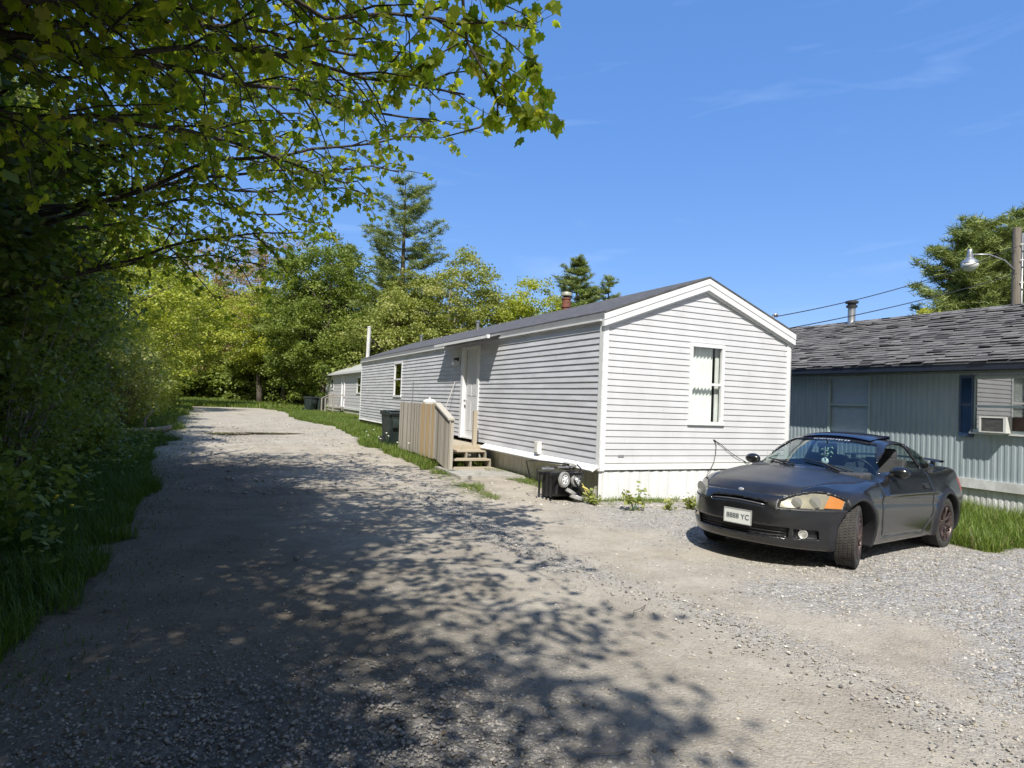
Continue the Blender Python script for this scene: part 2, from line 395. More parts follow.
# stones lying loose on the surface
def stones(name, n, xr, yr, prob, smin, smax, material, label=None):
    phi = (1 + 5 ** .5) / 2
    base = np.array([(-1, phi, 0), (1, phi, 0), (-1, -phi, 0), (1, -phi, 0), (0, -1, phi), (0, 1, phi), (0, -1, -phi), (0, 1, -phi), (phi, 0, -1), (phi, 0, 1), (-phi, 0, -1), (-phi, 0, 1)]) / 1.9
    bf = np.array([(0, 11, 5), (0, 5, 1), (0, 1, 7), (0, 7, 10), (0, 10, 11), (1, 5, 9), (5, 11, 4), (11, 10, 2), (10, 7, 6), (7, 1, 8), (3, 9, 4), (3, 4, 2), (3, 2, 6), (3, 6, 8), (3, 8, 9), (4, 9, 5), (2, 4, 11), (6, 2, 10), (8, 6, 7), (9, 8, 1)])
    x = rng.uniform(*xr, n); y = yr[0] + (yr[1] - yr[0]) * rng.random(n) ** 1.5
    _, _, g, s = masks(x, y)
    keep = rng.random(n) < prob(x, y, g, s); x = x[keep]; y = y[keep]; k = len(x)
    sz = smin + (smax - smin) * rng.random(k) ** 4.0
    jit = base[None] + rng.normal(0, .14, (k, 12, 3))
    sc = np.stack([sz * rng.uniform(.7, 1.3, k), sz * rng.uniform(.7, 1.3, k), sz * rng.uniform(.45, .8, k)], -1)
    v = jit * sc[:, None, :]
    a = rng.uniform(0, 6.28, k); ca, sa = np.cos(a)[:, None], np.sin(a)[:, None]
    vx = v[..., 0] * ca - v[..., 1] * sa; vy = v[..., 0] * sa + v[..., 1] * ca
    z = zg(x, y) + sc[:, 2] * .15
    v = np.stack([vx + x[:, None], vy + y[:, None], v[..., 2] + z[:, None]], -1)
    F = (bf[None] + (np.arange(k) * 12)[:, None, None]).reshape(-1, 3)
    o = np_mesh(name, v.reshape(-1, 3), F, material, attr={'rnd': np.repeat(rng.random(k) * (1 - .75 * soil_shade(x, y)), 12)})
    return setp(o, label, 'stones', kind='stuff')
M_stone = attr_mat('loose stone', [(.14, .13, .12), (.29, .27, .245), (.38, .355, .315), (.32, .28, .22), (.62, .60, .55)], rough=.85, bump=.3)
stones('loose_gravel', 210000, (-4.5, 8.5), (1.9, 9.8), lambda x, y, g, s: np.clip(.05 + .95 * s, 0, 1) * (1 - g), .0042, .0135, M_stone, 'grey crushed gravel lying loose over the parking area')
stones('larger_stones', 700, (-5, 7.5), (2.1, 14.0), lambda x, y, g, s: np.clip(.10 + .6 * s, 0, 1) * (1 - g), .012, .027, M_stone, 'scattered larger pale stones on the dirt road')
stones('distant_gravel', 26000, (-11, 3), (9.8, 30.0), lambda x, y, g, s: (.22 + .7 * s) * (1 - g), .012, .035, M_stone, 'coarse stones on the sunlit far stretch of road')

# puddles on the road
M_pud = mat('muddy water', (.16, .13, .08), rough=.06, var=.2, scale=3, spec=.6)
for (u, off, a, b) in PUD:
    k = MB(); cxp, cyp, _ = W(u, off); pts = []
    for i in range(40):
        t = i / 40 * 2 * math.pi; r_ = 1.25 + .2 * math.sin(3 * t + u) + .12 * math.sin(7 * t)
        q = W(u + b * r_ * math.sin(t), off + a * .5 * r_ * math.cos(t)); pts.append((q[0], q[1], 0))
    zc = zf(cxp, cyp) + .034
    k.add([(p[0], p[1], zc) for p in pts], [tuple(range(40))]); setp(k.build('puddle', M_pud), kind='structure')
# ============================================================ HOUSES
M_vinyl = mat('white vinyl siding', (.63, .64, .67), rough=.45, var=.05, scale=2, col2=(.57, .575, .595), stretch=(1, 1, .5), bump=.05, bscale=120)
M_vinyl_side = mat('weathered vinyl siding', (.66, .67, .715), rough=.45, scale=2.2, col2=(.52, .525, .555), stretch=(1, .5, 2.5), bump=.05, bscale=120)
M_trim = mat('white trim', (.78, .79, .80), rough=.4, var=.06, scale=5)
M_trim_old = mat('stained white trim', (.74, .74, .73), rough=.5, scale=4, col2=(.58, .57, .54))
M_skirt = mat('white metal skirting', (.80, .81, .82), rough=.5, scale=2.5, col2=(.70, .71, .72), stretch=(3, 3, .6))
M_skirt_side = mat('shaded cream skirting', (.64, .62, .54), rough=.7, scale=4, col2=(.46, .44, .37), stretch=(3, 3, .5))  # mottled cream, darker than the gable skirting for the shade below the drip board
M_fascia = mat('grey fascia', (.27, .28, .29), rough=.5, var=.1)  # grey, darkened in the colour for the shade of the roof edge
M_roofdark = mat('dark roof membrane', (.10, .10, .105), rough=.85, var=.35, scale=6, bump=.3, bscale=80)
M_dark = mat('dark interior', (.035, .035, .04), rough=.9, var=.2)
M_curtain = mat('white curtain cloth', (.85, .88, .86), rough=.9, var=.08, scale=5)
M_glass = glass_mat('window glass', (.95, .97, .96), refl=1.0)
M_metal = mat('galvanised metal', (.42, .43, .44), rough=.4, metal=.8, var=.2)
M_door = mat('white painted door', (.66, .67, .68), rough=.45, var=.06)
M_black = mat('black plastic', (.02, .02, .022), rough=.45, var=.2)
M_rust = mat('rusty red flue', (.26, .085, .045), rough=.7, scale=14, col2=(.13, .06, .045))

def split(iv, holes):
    out = [iv]
    for a, b in holes:
        nx = []
        for x0, x1 in out:
            if b <= x0 or a >= x1: nx.append((x0, x1)); continue
            if a > x0: nx.append((x0, a))
            if b < x1: nx.append((b, x1))
        out = nx
    return out
def lap_siding(mb, fn, rng_fn, z0, z1, h=.105, out=.020, holes=()):
    """fn(s, o, z) -> point; rng_fn(z) -> (s0, s1); holes (s0, s1, za, zb). Real lapped courses."""
    z = z0
    while z < z1 - 1e-6:
        top = min(z + h, z1); br = sorted({z, top} | {c for hh in holes for c in hh[2:4] if z < c < top})
        for a, b in zip(br[:-1], br[1:]):
            hs = [(hh[0], hh[1]) for hh in holes if hh[2] <= a + 1e-6 and hh[3] >= b - 1e-6]
            r0_, r1_ = rng_fn(a), rng_fn(b)
            if r0_[1] - r0_[0] < .01: continue
            oa = out * (1 - (a - z) / h * .85); ob = out * (1 - (b - z) / h * .85)
            for s0, s1 in split((r0_[0], r0_[1]), hs):
                t0 = r1_[0] if s0 == r0_[0] else s0; t1 = r1_[1] if s1 == r0_[1] else s1
                if t1 < t0: t0 = t1 = (t0 + t1) / 2
                mb.add([fn(s0, oa, a), fn(s1, oa, a), fn(t1, ob, b), fn(t0, ob, b)], [(0, 1, 2, 3)])
                if a == z: mb.add([fn(s0, .001, a), fn(s1, .001, a), fn(s1, oa, a), fn(s0, oa, a)], [(0, 1, 2, 3)])
                if a == z and s1 - s0 > 1.2:
                    for sj in np.arange(s0 + random.uniform(.3, 2.5), s1 - .1, 3.1): mb.add([fn(sj, oa + .0035, a + .001), fn(sj + .012, oa + .001, a + .001), fn(sj + .012, ob + .001, b), fn(sj, ob + .0035, b)], [(0, 1, 2, 3)])
                # backing so that the step reads dark
                mb.add([fn(s0, 0, a), fn(s1, 0, a), fn(t1, 0, b), fn(t0, 0, b)], [(0, 1, 2, 3)])
        z = top
def rib_siding(mb, fn, s0, s1, z0, z1, pitch=.107, d=.0085, holes=()):
    s = s0; pr = [(0, 0), (.30, 0), (.42, 1), (.88, 1), (1.0, 0)]
    pts = []
    while s < s1:
        for a, o in pr[:-1]: pts.append((s + a * pitch, o * d))
        s += pitch
    pts.append((s, 0))
    for (a, oa), (b, ob) in zip(pts[:-1], pts[1:]):
        zs = split((z0, z1), [(hh[2], hh[3]) for hh in holes if hh[0] <= (a + b) / 2 <= hh[1]])
        for c, e in zs: mb.add([fn(a, oa, c), fn(b, ob, c), fn(b, ob, e), fn(a, oa, e)], [(0, 1, 2, 3)])
def fbox(mb, fn, s0, s1, o0, o1, z0, z1):
    v = [fn(s, o, z) for z in (z0, z1) for o in (o0, o1) for s in (s0, s1)]
    mb.add(v, [(0, 2, 3, 1), (4, 5, 7, 6), (0, 1, 5, 4), (2, 6, 7, 3), (0, 4, 6, 2), (1, 3, 7, 5)])
def window(fn, s0, s1, z0, z1, parent, mframe, fw_=.06, curtain=None, mid=None, name='window', mglass=None, dep=.03):
    f = MB(); A = (s0, s1, z0, z1)
    fbox(f, fn, s0, s1, -.03, dep, z1 - fw_, z1); fbox(f, fn, s0 - .015, s1 + .015, -.03, dep + .015, z0 - .01, z0 + fw_ * .8)
    fbox(f, fn, s0, s0 + fw_, -.03, dep - .003, z0 + fw_ * .8, z1 - fw_); fbox(f, fn, s1 - fw_, s1, -.03, dep - .003, z0 + fw_ * .8, z1 - fw_)
    w = f.build(name, mframe, parent)
    zm = mid if mid else (z0 + z1) / 2
    r_ = MB(); fbox(r_, fn, s0 + fw_, s1 - fw_, -.025, dep - .012, zm - .022, zm + .022); r_.build('sash_rail', mframe, w)
    g = MB(); g.add([fn(s0 + fw_, -.005, z0 + fw_ * .8), fn(s1 - fw_, -.005, z0 + fw_ * .8), fn(s1 - fw_, -.005, z1 - fw_), fn(s0 + fw_, -.005, z1 - fw_)], [(0, 1, 2, 3)])
    g.build('pane', mglass or M_glass, w)
    if curtain:
        for a, b in curtain:
            c = MB(); n = 40
            for i in range(n):
                q0 = a + (b - a) * i / n; q1 = a + (b - a) * (i + 1) / n
                o0 = -.10 + .018 * math.sin(i * 1.1); o1 = -.10 + .018 * math.sin((i + 1) * 1.1)
                c.add([fn(q0, o0, z0), fn(q1, o1, z0), fn(q1, o1, z1), fn(q0, o0, z1)], [(0, 1, 2, 3)])
            c.build('curtain', M_curtain, w, smooth=True)
    return w

# ---------------------------------------------------------- the long grey-white home
home = thing('mobile_home', 'long white vinyl sided mobile home with a gable end and a single gable window', 'mobile home', (P0[0], P0[1], 0), A0)
HW, HL, ZE, ZA = 4.25, 18.2, 2.95, 3.87
slope = (ZA - 3.07) / (HW / 2)
front = lambda s, o, z: (s, -o, z)                      # gable end, s to the right
side = lambda s, o, z: (-o, s, z)                       # long flank towards the road
right = lambda s, o, z: (HW + o, s, z)
back = lambda s, o, z: (s, HL + o, z)
wz = lambda x: 3.07 + slope * (HW / 2 - abs(x - HW / 2)) - .06
def grange(z):
    if z <= wz(0): return (.0, HW)
    d = (z - wz(0)) / slope
    return (min(d, HW / 2), max(HW - d, HW / 2))
gw = (1.80, 2.60, 1.27, 2.71)
k = MB(); lap_siding(k, front, grange, .62, wz(HW / 2), out=.016, holes=[gw]); k.build('gable_wall', M_vinyl, home)
dr = (5.22, 6.30, .62, 2.86); sw = (11.95, 12.95, 1.55, 2.74)
k = MB(); lap_siding(k, side, lambda z: (0.0, 5.22), .57, ZE, holes=[])
lap_siding(k, side, lambda z: (5.22, HL), .62, ZE, holes=[dr, sw]); k.build('side_wall', M_vinyl_side, home)
k = MB(); lap_siding(k, right, lambda z: (0, HL), .57, ZE); lap_siding(k, back, grange, .62, wz(HW / 2)); k.build('rear_walls', M_vinyl_side, home)
# corner posts
k = MB()
fbox(k, front, -.02, .085, .004, .024, .47, 3.02); fbox(k, side, -.024, .085, .004, .0235, .47, 2.99); k.build('corner_post', M_trim, home)
k = MB(); fbox(k, front, HW - .085, HW + .02, .004, .024, .47, 3.02); fbox(k, right, -.024, .085, .004, .0235, .47, 2.99); k.build('corner_post', M_trim, home)
k = MB(); fbox(k, side, HL - .08, HL + .02, .004, .0235, .55, 2.95); k.build('corner_post', M_trim, home)
# starter band under the gable siding and the skirting
k = MB(); fbox(k, front, .09, HW - .09, .002, .02, .485, .616)
M = None; fbox(k, front, .09, HW - .09, .0, .030, .602, .618); k.build('starter_band', M_trim, home)
k = MB(); rib_siding(k, lambda s, o, z: (s, .01 - o, z), .0, HW - .02, -.08, .468, pitch=.205, d=.007); k.build('skirting', M_skirt, home)
k = MB(); n = 26
for i in range(n):
    a = .1 + i * (HW - .2) / n; fbox(k, front, a, a + .1, .0, .006, .462, .476)
fbox(k, front, .1, HW - .1, .0, .004, .470, .478)
k.build('vent_strip', M_black, home)
k = MB(); rib_siding(k, lambda s, o, z: (.085 - o, s, z), .03, HL, -.05, .52, pitch=.152, d=.006); k.build('skirting', M_skirt_side, home)
k = MB(); k.box(.055, .085, -.0, .05, -.05, .47); k.build('skirting_corner', M_trim_old, home)
k = MB(); rib_siding(k, lambda s, o, z: (HW - .03 + o, s, z), 0, HL, -.15, .52, pitch=.152, d=.006); rib_siding(k, lambda s, o, z: (s, HL - .03 + o, z), 0, HW, .1, .56, pitch=.152, d=.006); k.build('skirting', M_skirt_side, home)
# flared drip board along the flank, near part only
k = MB(); k.prism([(-.145, .475), (-.02, .565), (-.0, .555), (-.0, .535), (-.135, .452)], .0, 4.72, 'y'); k.build('drip_board', M_trim, home)
k = MB(); k.prism([(-.05, .56), (-.018, .61), (-.0, .60), (-.0, .55)], 7.9, HL, 'y'); k.build('drip_board', M_trim_old, home)
# small utility box on the drip board
k = MB(); k.box(-.10, -.02, 1.96, 2.12, .565, .80, bev=.008); k.box(-.115, -.10, 1.98, 2.10, .60, .78); k.build('outlet_box', M_trim_old, home)
# roof
OV = .045
k = MB()
for sgn in (0, 1):
    X = (lambda x: x) if sgn == 0 else (lambda x: HW - x)
    poly = [(-OV, 3.07 - slope * OV), (HW / 2, ZA), (HW / 2, ZA + .03), (-OV, 3.10 - slope * OV)]
    k.prism([(X(a), b) for a, b in poly], -.10, HL + .06, 'y')
k.build('roof', M_roofdark, home)
k = MB(); k.box(-.055, -.0, -.07, HL + .05, 2.955, 3.052); k.build('fascia', M_fascia, home)
k = MB(); k.box(-.075, -.0, -.0, 4.05, 2.925, 2.953); k.box(-.075, -.0, 7.75, HL + .05, 2.925, 2.953)
k.build('drip_strip', M_trim, home)
k = MB(); k.box(HW, HW + .055, -.07, HL + .05, 2.93, 3.052); k.build('fascia', M_fascia, home)
for sgn in (0, 1):
    k = MB(); X = (lambda x: x) if sgn == 0 else (lambda x: HW - x)
    zt = lambda x: 3.055 + slope * x
    k.prism([(X(-.055), zt(-.055) - .20), (X(HW / 2), zt(HW / 2) - .20), (X(HW / 2), zt(HW / 2)), (X(-.055), zt(-.055))], -.088, -.022, 'y')
    k.prism([(X(-.055), zt(-.055) - .095), (X(HW / 2), zt(HW / 2) - .095), (X(HW / 2), zt(HW / 2) + .004), (X(-.055), zt(-.055) + .004)], -.098, -.088, 'y')
    k.prism([(X(.0), zt(0) - .235), (X(HW / 2), zt(HW / 2) - .235), (X(HW / 2), zt(HW / 2) - .20), (X(.0), zt(0) - .20)], -.045, -.022, 'y')
    k.build('rake_board', M_trim, home)
window(front, *gw, home, M_trim, fw_=.065, curtain=[(1.84, 2.42), (2.48, 2.6)], mid=1.99)
window(side, *sw, home, M_trim, fw_=.07, curtain=[(12.0, 12.35)])
# dark liner inside the home
k = MB(); k.box(.35, HW - .3, .5, HL - .5, .5, 2.9); k.build('interior', M_dark, home)
# door
M_shadow = mat('door gap shade', (.03, .03, .03), rough=.8)
k = MB(); fbox(k, side, 5.22, 5.33, -.04, .04, .60, 2.86); fbox(k, side, 6.17, 6.30, -.04, .075, .60, 2.86); fbox(k, side, 5.33, 6.17, -.04, .035, 2.78, 2.86); fbox(k, side, 5.33, 6.17, -.06, .05, .60, .64)
dfm = k.build('door_frame', M_trim, home)
k = MB(); fbox(k, side, 5.335, 6.14, -.05, -.02, .645, 2.775)
for (a, b, c, d) in ((5.44, 5.70, .8, 1.5), (5.78, 6.04, .8, 1.5), (5.44, 5.70, 1.65, 2.6), (5.78, 6.04, 1.65, 2.6)):
    fbox(k, side, a, b, -.02, -.012, c, d)
dd = k.build('door', M_door, home)
k = MB(); k.lathe([(.012, 0), (.012, .04), (.03, .05), (.032, .075), (.015, .085)], 12, Matrix.Translation((.018, 6.06, 1.52)) @ Matrix.Rotation(R(-90), 4, 'Y')); k.build('handle', M_metal, dd, smooth='auto')
k = MB(); fbox(k, side, 6.142, 6.168, -.055, -.03, .645, 2.775); k.build('door_gap_shade', M_shadow, home)  # dark strip standing in for the shade beside the recessed door
# awning above the door
k = MB(); k.prism([(-.35, 2.925), (0, 3.03), (0, 3.05), (-.35, 2.95)], 4.0, 7.60, 'y'); aw = k.build('door_awning', M_fascia, home)
k = MB(); k.box(-.375, -.35, 3.98, 7.62, 2.915, 2.975); k.build('awning_edge', M_trim, aw)
k = MB(); k.box(-.385, -.32, 3.97, 4.07, 2.905, 2.985, bev=.01); k.build('awning_cap', M_trim, aw)
k = MB(); fbox(k, side, 6.55, 6.78, .02, .028, 2.44, 2.68); lt = k.build('porch_light', M_trim_old, home)
k = MB(); k.lathe([(.05, 0), (.055, .02), (.03, .05), (.025, .12)], 14, Matrix.Translation((-.02, 6.66, 2.58)) @ Matrix.Rotation(R(-90), 4, 'Y')); k.build('lamp_base', M_black, lt, smooth='auto')
k = MB(); k.lathe([(.02, 0), (.045, -.03), (.055, -.07), (.045, -.11), (.01, -.13)], 14, Matrix.Translation((-.14, 6.70, 2.55))); k.build('bulb', M_trim, lt, smooth=True)
# flue
k = MB(); T = Matrix.Translation((HW / 2, 4.95, 3.72))
k.lathe([(.105, 0), (.105, .20), (.125, .21), (.125, .26), (.105, .27), (.105, .40), (.12, .41), (.12, .44), (.10, .45)], 20, T); fl = k.build('chimney', M_rust, home, smooth='auto')
k = MB(); k.lathe([(.085, .45), (.085, .50)], 20, T); k.build('chimney_throat', M_black, fl)
k = MB(); k.lathe([(.13, .50), (.135, .55), (.12, .585), (.04, .60)], 20, T); k.build('chimney_cap', mat('pale metal cap', (.42, .42, .33), rough=.5, metal=.3, scale=12), fl, smooth='auto')
for yy in (9.5, 15.3):
    k = MB(); k.lathe([(.05, -.1), (.05, .22), (.07, .23), (.07, .27), (.02, .29)], 12, Matrix.Translation((HW / 2 - .5, yy, 3.72)))
    k.build('roof_vent', M_metal, home, smooth='auto')
# cable hanging out of the gable wall
k = MB()
p0 = (2.42, -.02, .99)
k.tube([p0, (2.45, -.03, .90), (2.44, -.03, .75), (2.40, -.035, .60), (2.33, -.04, .49), (2.26, -.03, .42)], .006, 5)
k.tube([p0, (2.55, -.03, .93), (2.75, -.035, .80), (2.98, -.04, .68), (3.25, -.04, .57), (3.5, -.04, .52)], .006, 5)
k.tube([(2.40, -.0, 1.0), (2.42, -.03, .99), (2.43, -.03, .97)], .014, 6)
k.build('cable', M_black, home)
k = MB(); fbox(k, front, .35, .47, .012, .018, .70, .735); k.build('data_plate', M_fascia, home)

# ---------------------------------------------------------- blue house to the right
B0 = (8.95, 11.45, -.12)
M_bmetal = mat('blue grey ribbed metal', (.37, .43, .455), rough=.38, scale=3, col2=(.31, .37, .395), stretch=(3, 3, .6), spec=.5)
M_navy = mat('navy painted wood', (.016, .022, .038), rough=.45, var=.2)
M_shut = mat('blue shutter', (.025, .060, .125), rough=.4, var=.15)
M_bframe = mat('pale teal window trim', (.42, .50, .49), rough=.5, var=.12)
M_white_old = mat('old white paint', (.72, .73, .72), rough=.6, scale=6, col2=(.5, .5, .48), stretch=(1, 1, .5))
blue = thing('blue_house', 'low blue grey ribbed metal house with weathered shingle roof right of the white home', 'house', B0, A0)
bw = lambda s, o, z: (-o, s, z)
zb = lambda z: z + .12
wl = (2.70, 3.74, zb(1.10), zb(2.41)); wr = (-1.35, .64, zb(1.33), zb(2.36))
k = MB(); rib_siding(k, bw, -3.0, 12.5, zb(.44), zb(2.47), holes=[wl, wr]); k.build('front_wall', M_bmetal, blue)
k = MB(); rib_siding(k, lambda s, o, z: (s, -3.0 - o, z), 0, 4.2, zb(.44), zb(2.47)); rib_siding(k, lambda s, o, z: (4.2 + o, s, z), -3.0, 12.5, zb(.44), zb(2.47)); rib_siding(k, lambda s, o, z: (s, 12.5 + o, z), 0, 4.2, zb(.44), zb(2.47))
k.prism([(0, zb(2.47)), (4.2, zb(2.47)), (2.1, zb(3.9))], -3.0, -2.97, 'y'); k.prism([(0, zb(2.47)), (4.2, zb(2.47)), (2.1, zb(3.9))], 12.5, 12.53, 'y'); k.build('other_walls', M_bmetal, blue)
k = MB(); k.box(-.035, .01, -3.0, 12.5, zb(.27), zb(.445)); k.build('base_board', M_white_old, blue)
k = MB(); rib_siding(k, lambda s, o, z: (.03 - o, s, z), -3.0, 12.5, -.05, zb(.28), pitch=.10, d=.008); k.build('skirting', M_white_old, blue)
k = MB(); k.box(-.47, .0, -3.2, 12.6, zb(2.462), zb(2.475)); k.build('soffit', M_navy, blue)
k = MB(); k.box(-.495, -.47, -3.2, 12.6, zb(2.452), zb(2.585)); k.build('fascia', M_navy, blue)
k = MB(); k.box(-.03, -.002, -3.0, 12.5, zb(2.42), zb(2.474)); k.build('trim_board', mat('faded olive trim', (.22, .25, .22), rough=.6), blue)
k = MB(); k.prism([(-.51, zb(2.585)), (2.1, zb(3.96)), (4.71, zb(2.585)), (4.71, zb(2.56)), (2.1, zb(3.93)), (-.51, zb(2.56))], -3.25, 12.7, 'y'); rf = k.build('roof', M_roofdark, blue)
# shingles: individual curled tabs in courses
k = MB(); sl = math.hypot(2.61, 1.375); dx, dz = 2.61 / sl, 1.375 / sl; nxr, nzr = -dz, dx
rows = int(sl / .125)
for side_ in (0, 1):
    for i in range(rows + 1):
        y = -3.25 - random.random() * .3; base_d = i * .125; drift = random.uniform(-.012, .012)
        while y < 12.7:
            w_ = random.choice((.16, .22, .30, .30, .33)); k.cur = min(1, max(0, random.gauss(.5, .24)))
            if random.random() < .04: k.cur = 0.02
            lift = .006 + abs(random.gauss(0, .007)); d0 = base_d + drift + random.uniform(-.016, .016); d1 = base_d + .15
            curl = abs(random.gauss(0, .010)); y1 = min(y + w_ - random.uniform(.004, .012), 12.7); y0 = max(y, -3.25)
            if y1 > y0:
                def q(d, h, yy):
                    d = min(d, sl); x = -.52 + d * dx + nxr * h; z = zb(2.587) + d * dz + nzr * h
                    return (x if side_ == 0 else 4.2 - x, yy, z)
                vs = [q(d0, lift + .008 + curl, y0), q(d0 + random.uniform(-.01, .01), lift + .008 + curl * random.random() * 2, y1), q(d1, .006, y1), q(d1, .006, y0),
                      q(d0, lift + curl - .004, y0), q(d0, lift + curl - .004, y1)]
                k.add(vs, [(0, 1, 2, 3), (4, 5, 1, 0), (4, 0, 3), (5, 2, 1)])
            y += w_
k.build('shingles', attr_mat('weathered shingles', [(.055, .053, .054), (.125, .121, .12), (.145, .14, .138), (.162, .156, .153), (.20, .193, .186)], rough=.9, bump=.5), rf, rnd=True)
k = MB(); n = 55
for i in range(n):
    y = -3.25 + i * .29; k.cur = random.random()
    for s_ in (-1, 1):
        k.add([(2.1, y, zb(3.985)), (2.1, y + .31, zb(3.979)), (2.1 + s_ * .15, y + .31, zb(3.905)), (2.1 + s_ * .15, y, zb(3.911))], [(0, 1, 2, 3)])
k.build('ridge_cap', attr_mat('ridge shingles', [(.08, .08, .085), (.17, .165, .17), (.22, .22, .22)], rough=.9), rf, rnd=True)
window(bw, *wl, blue, M_bframe, fw_=.045, mid=zb(1.77), dep=.028)
k = MB(); k.add([bw(2.72, -.06, zb(1.1)), bw(3.72, -.06, zb(1.1)), bw(3.72, -.06, zb(2.4)), bw(2.72, -.06, zb(2.4))], [(0, 1, 2, 3)])
k.build('window_blind', mat('blue grey blind', (.47, .53, .60), rough=.8, var=.08), blue)
M_mirrorglass = glass_mat('reflective glass', (.35, .4, .4), refl=2.2, ior=1.9)
w2 = window(bw, *wr, blue, M_bframe, fw_=.05, mid=zb(1.80), dep=.03, mglass=M_mirrorglass)
k = MB(); k.box(-.075, .0, -1.38, .66, zb(1.285), zb(1.318)); k.build('window_sill', M_white_old, blue)
k = MB(); k.box(.10, .12, -1.3, .58, zb(1.33), zb(2.32)); k.build('window_blind', mat('grey blind', (.25, .25, .24), rough=.8), blue)
k = MB()
for yy in (.60, -1.62):
    k = MB(); a, b = yy + .012, yy + .26
    fbox(k, bw, a, a + .035, .014, .045, zb(1.22), zb(2.38)); fbox(k, bw, b - .035, b, .014, .045, zb(1.22), zb(2.38))
    for zz in (1.22, 1.80, 2.33): fbox(k, bw, a + .035, b - .035, .014, .044, zb(zz), zb(zz + .05))
    zz = 1.28
    while zz < 2.32:
        if not (1.76 < zz < 1.84):
            v = [bw(a + .035, .022, zb(zz + .045)), bw(b - .035, .022, zb(zz + .045)), bw(b - .035, .042, zb(zz)), bw(a + .035, .042, zb(zz))]
            k.add(v, [(0, 1, 2, 3)])
        zz += .042
    fbox(k, bw, a + .03, b - .03, .0145, .018, zb(1.24), zb(2.36))
    k.build('shutter', M_shut, blue)
# window air conditioner
ac = thing('air_conditioner', 'small white window air conditioner above the sill of the blue house', 'air conditioner', (B0[0], B0[1], B0[2]), A0)
M_acw = mat('off white plastic', (.66, .66, .62), rough=.5, var=.08)
k = MB(); x0, x1, y0, y1, z0, z1 = -.21, .05, -.02, .42, zb(1.325), zb(1.615)
k.box(x0, x1, y0, y0 + .045, z0, z1); k.box(x0, x1, y1 - .03, y1, z0, z1); k.box(x0, x1, y0 + .045, y1 - .03, z1 - .025, z1); k.box(x0, x1, y0 + .045, y1 - .03, z0, z0 + .02)
k.build('housing', M_acw, ac)
k = MB()
for i in range(12): k.box(x0 + .012, x0 + .018, y0 + .05, y1 - .035, z0 + .03 + i * .021, z0 + .038 + i * .021)
for i in range(22): k.box(x0 + .019, x0 + .024, y0 + .055 + i * .018, y0 + .059 + i * .018, z0 + .025, z1 - .03)
k.build('grille', mat('grey fins', (.20, .20, .19), rough=.5, var=.3, scale=20), ac)
k = MB(); k.box(x0 + .03, x1 - .01, y0 + .05, y1 - .035, z0 + .02, z1 - .03); k.build('coil', mat('dark coil', (.07, .07, .065), rough=.6, var=.4, scale=30), ac)
k = MB(); k.box(-.015, .0, -1.30, -.03, zb(1.34), zb(1.62)); setp(k.build('window_board', mat('brown board', (.085, .045, .032), rough=.6, var=.2), blue), 'brown board filling the gap beside the air conditioner')
# vent pipe
k = MB(); T = Matrix.Translation((2.0, 4.7, zb(3.80)))
k.lathe([(.115, 0), (.095, .16), (.09, .18), (.09, .52)], 20, T); vp = k.build('vent_pipe', M_metal, blue, smooth='auto')
k = MB(); k.lathe([(.09, .52), (.13, .53), (.135, .58), (.10, .59), (.10, .63), (.155, .64), (.155, .69), (.05, .72)], 20, T); k.build('vent_cap', mat('sooty metal', (.07, .07, .075), rough=.5, metal=.5), vp, smooth='auto')

# ---------------------------------------------------------- far home beyond
u_f, off_f = 24.6, -2.0
fx, fy, _ = W(u_f, off_f)
far = thing('mobile_home', 'small pale grey home with a bright metal roof at the far end of the road', 'mobile home', (fx, fy, .33), A0)
FL, FW, FE = 14.6, 4.2, 2.6
fs = lambda s, o, z: (-o, s, z)
fwins = [(2.9, 4.0, 1.30, 2.3), (11.7, 12.7, 1.55, 2.35)]; fdoor = (7.6, 8.6, .45, 2.4)
k = MB(); lap_siding(k, fs, lambda z: (0, FL), .42, FE, h=.2, out=.012, holes=fwins + [fdoor]); k.build('side_wall', mat('pale grey siding', (.62, .61, .63), rough=.5, var=.06), far)
k = MB(); k.box(.02, FW, 0, .03, .42, FE); k.box(.02, FW, FL - .03, FL, .42, FE); k.box(FW - .03, FW, .03, FL - .03, .42, FE)
for yy in (0, FL - .03): k.prism([(.0, FE), (FW, FE), (FW / 2, FE + .95)], yy, yy + .03, 'y')
k.build('end_walls', M_vinyl, far)
for y0_ in (-.02, FL - .1):
    k = MB(); k.box(-.03, .0, y0_, y0_ + .12, .40, FE); k.build('corner_post', M_trim, far)
k = MB(); k.box(-.03, .01, .12, 7.6, .33, .45); k.box(-.03, .01, 8.6, FL - .12, .33, .45); k.build('base_trim', M_trim, far)
k = MB(); rib_siding(k, lambda s, o, z: (.03 - o, s, z), 0, FL, -.1, .34, pitch=.3, d=.01); k.build('skirting', M_skirt_side, far)
k = MB(); k.prism([(-.22, FE - .03), (FW / 2, FE + 1.0), (FW + .22, FE - .03), (FW + .22, FE + .02), (FW / 2, FE + 1.06), (-.22, FE + .02)], -.15, FL + .2, 'y')
k.build('roof', mat('bright metal roof', (.68, .68, .66), rough=.35, metal=.25, var=.08), far)
k = MB(); k.box(-.25, -.22, -.15, FL + .2, FE - .09, FE + .03); k.build('fascia', M_trim, far)
for a in fwins: window(fs, *a, far, M_trim, fw_=.09)
k = MB(); fbox(k, fs, 7.6, 7.75, -.03, .05, .45, 2.4); fbox(k, fs, 8.45, 8.6, -.03, .05, .45, 2.4); fbox(k, fs, 7.75, 8.45, -.03, .04, 2.28, 2.4); k.build('door_frame', M_trim, far)
k = MB(); fbox(k, fs, 7.75, 8.45, -.04, -.01, .45, 2.28); k.build('door', M_door, far)
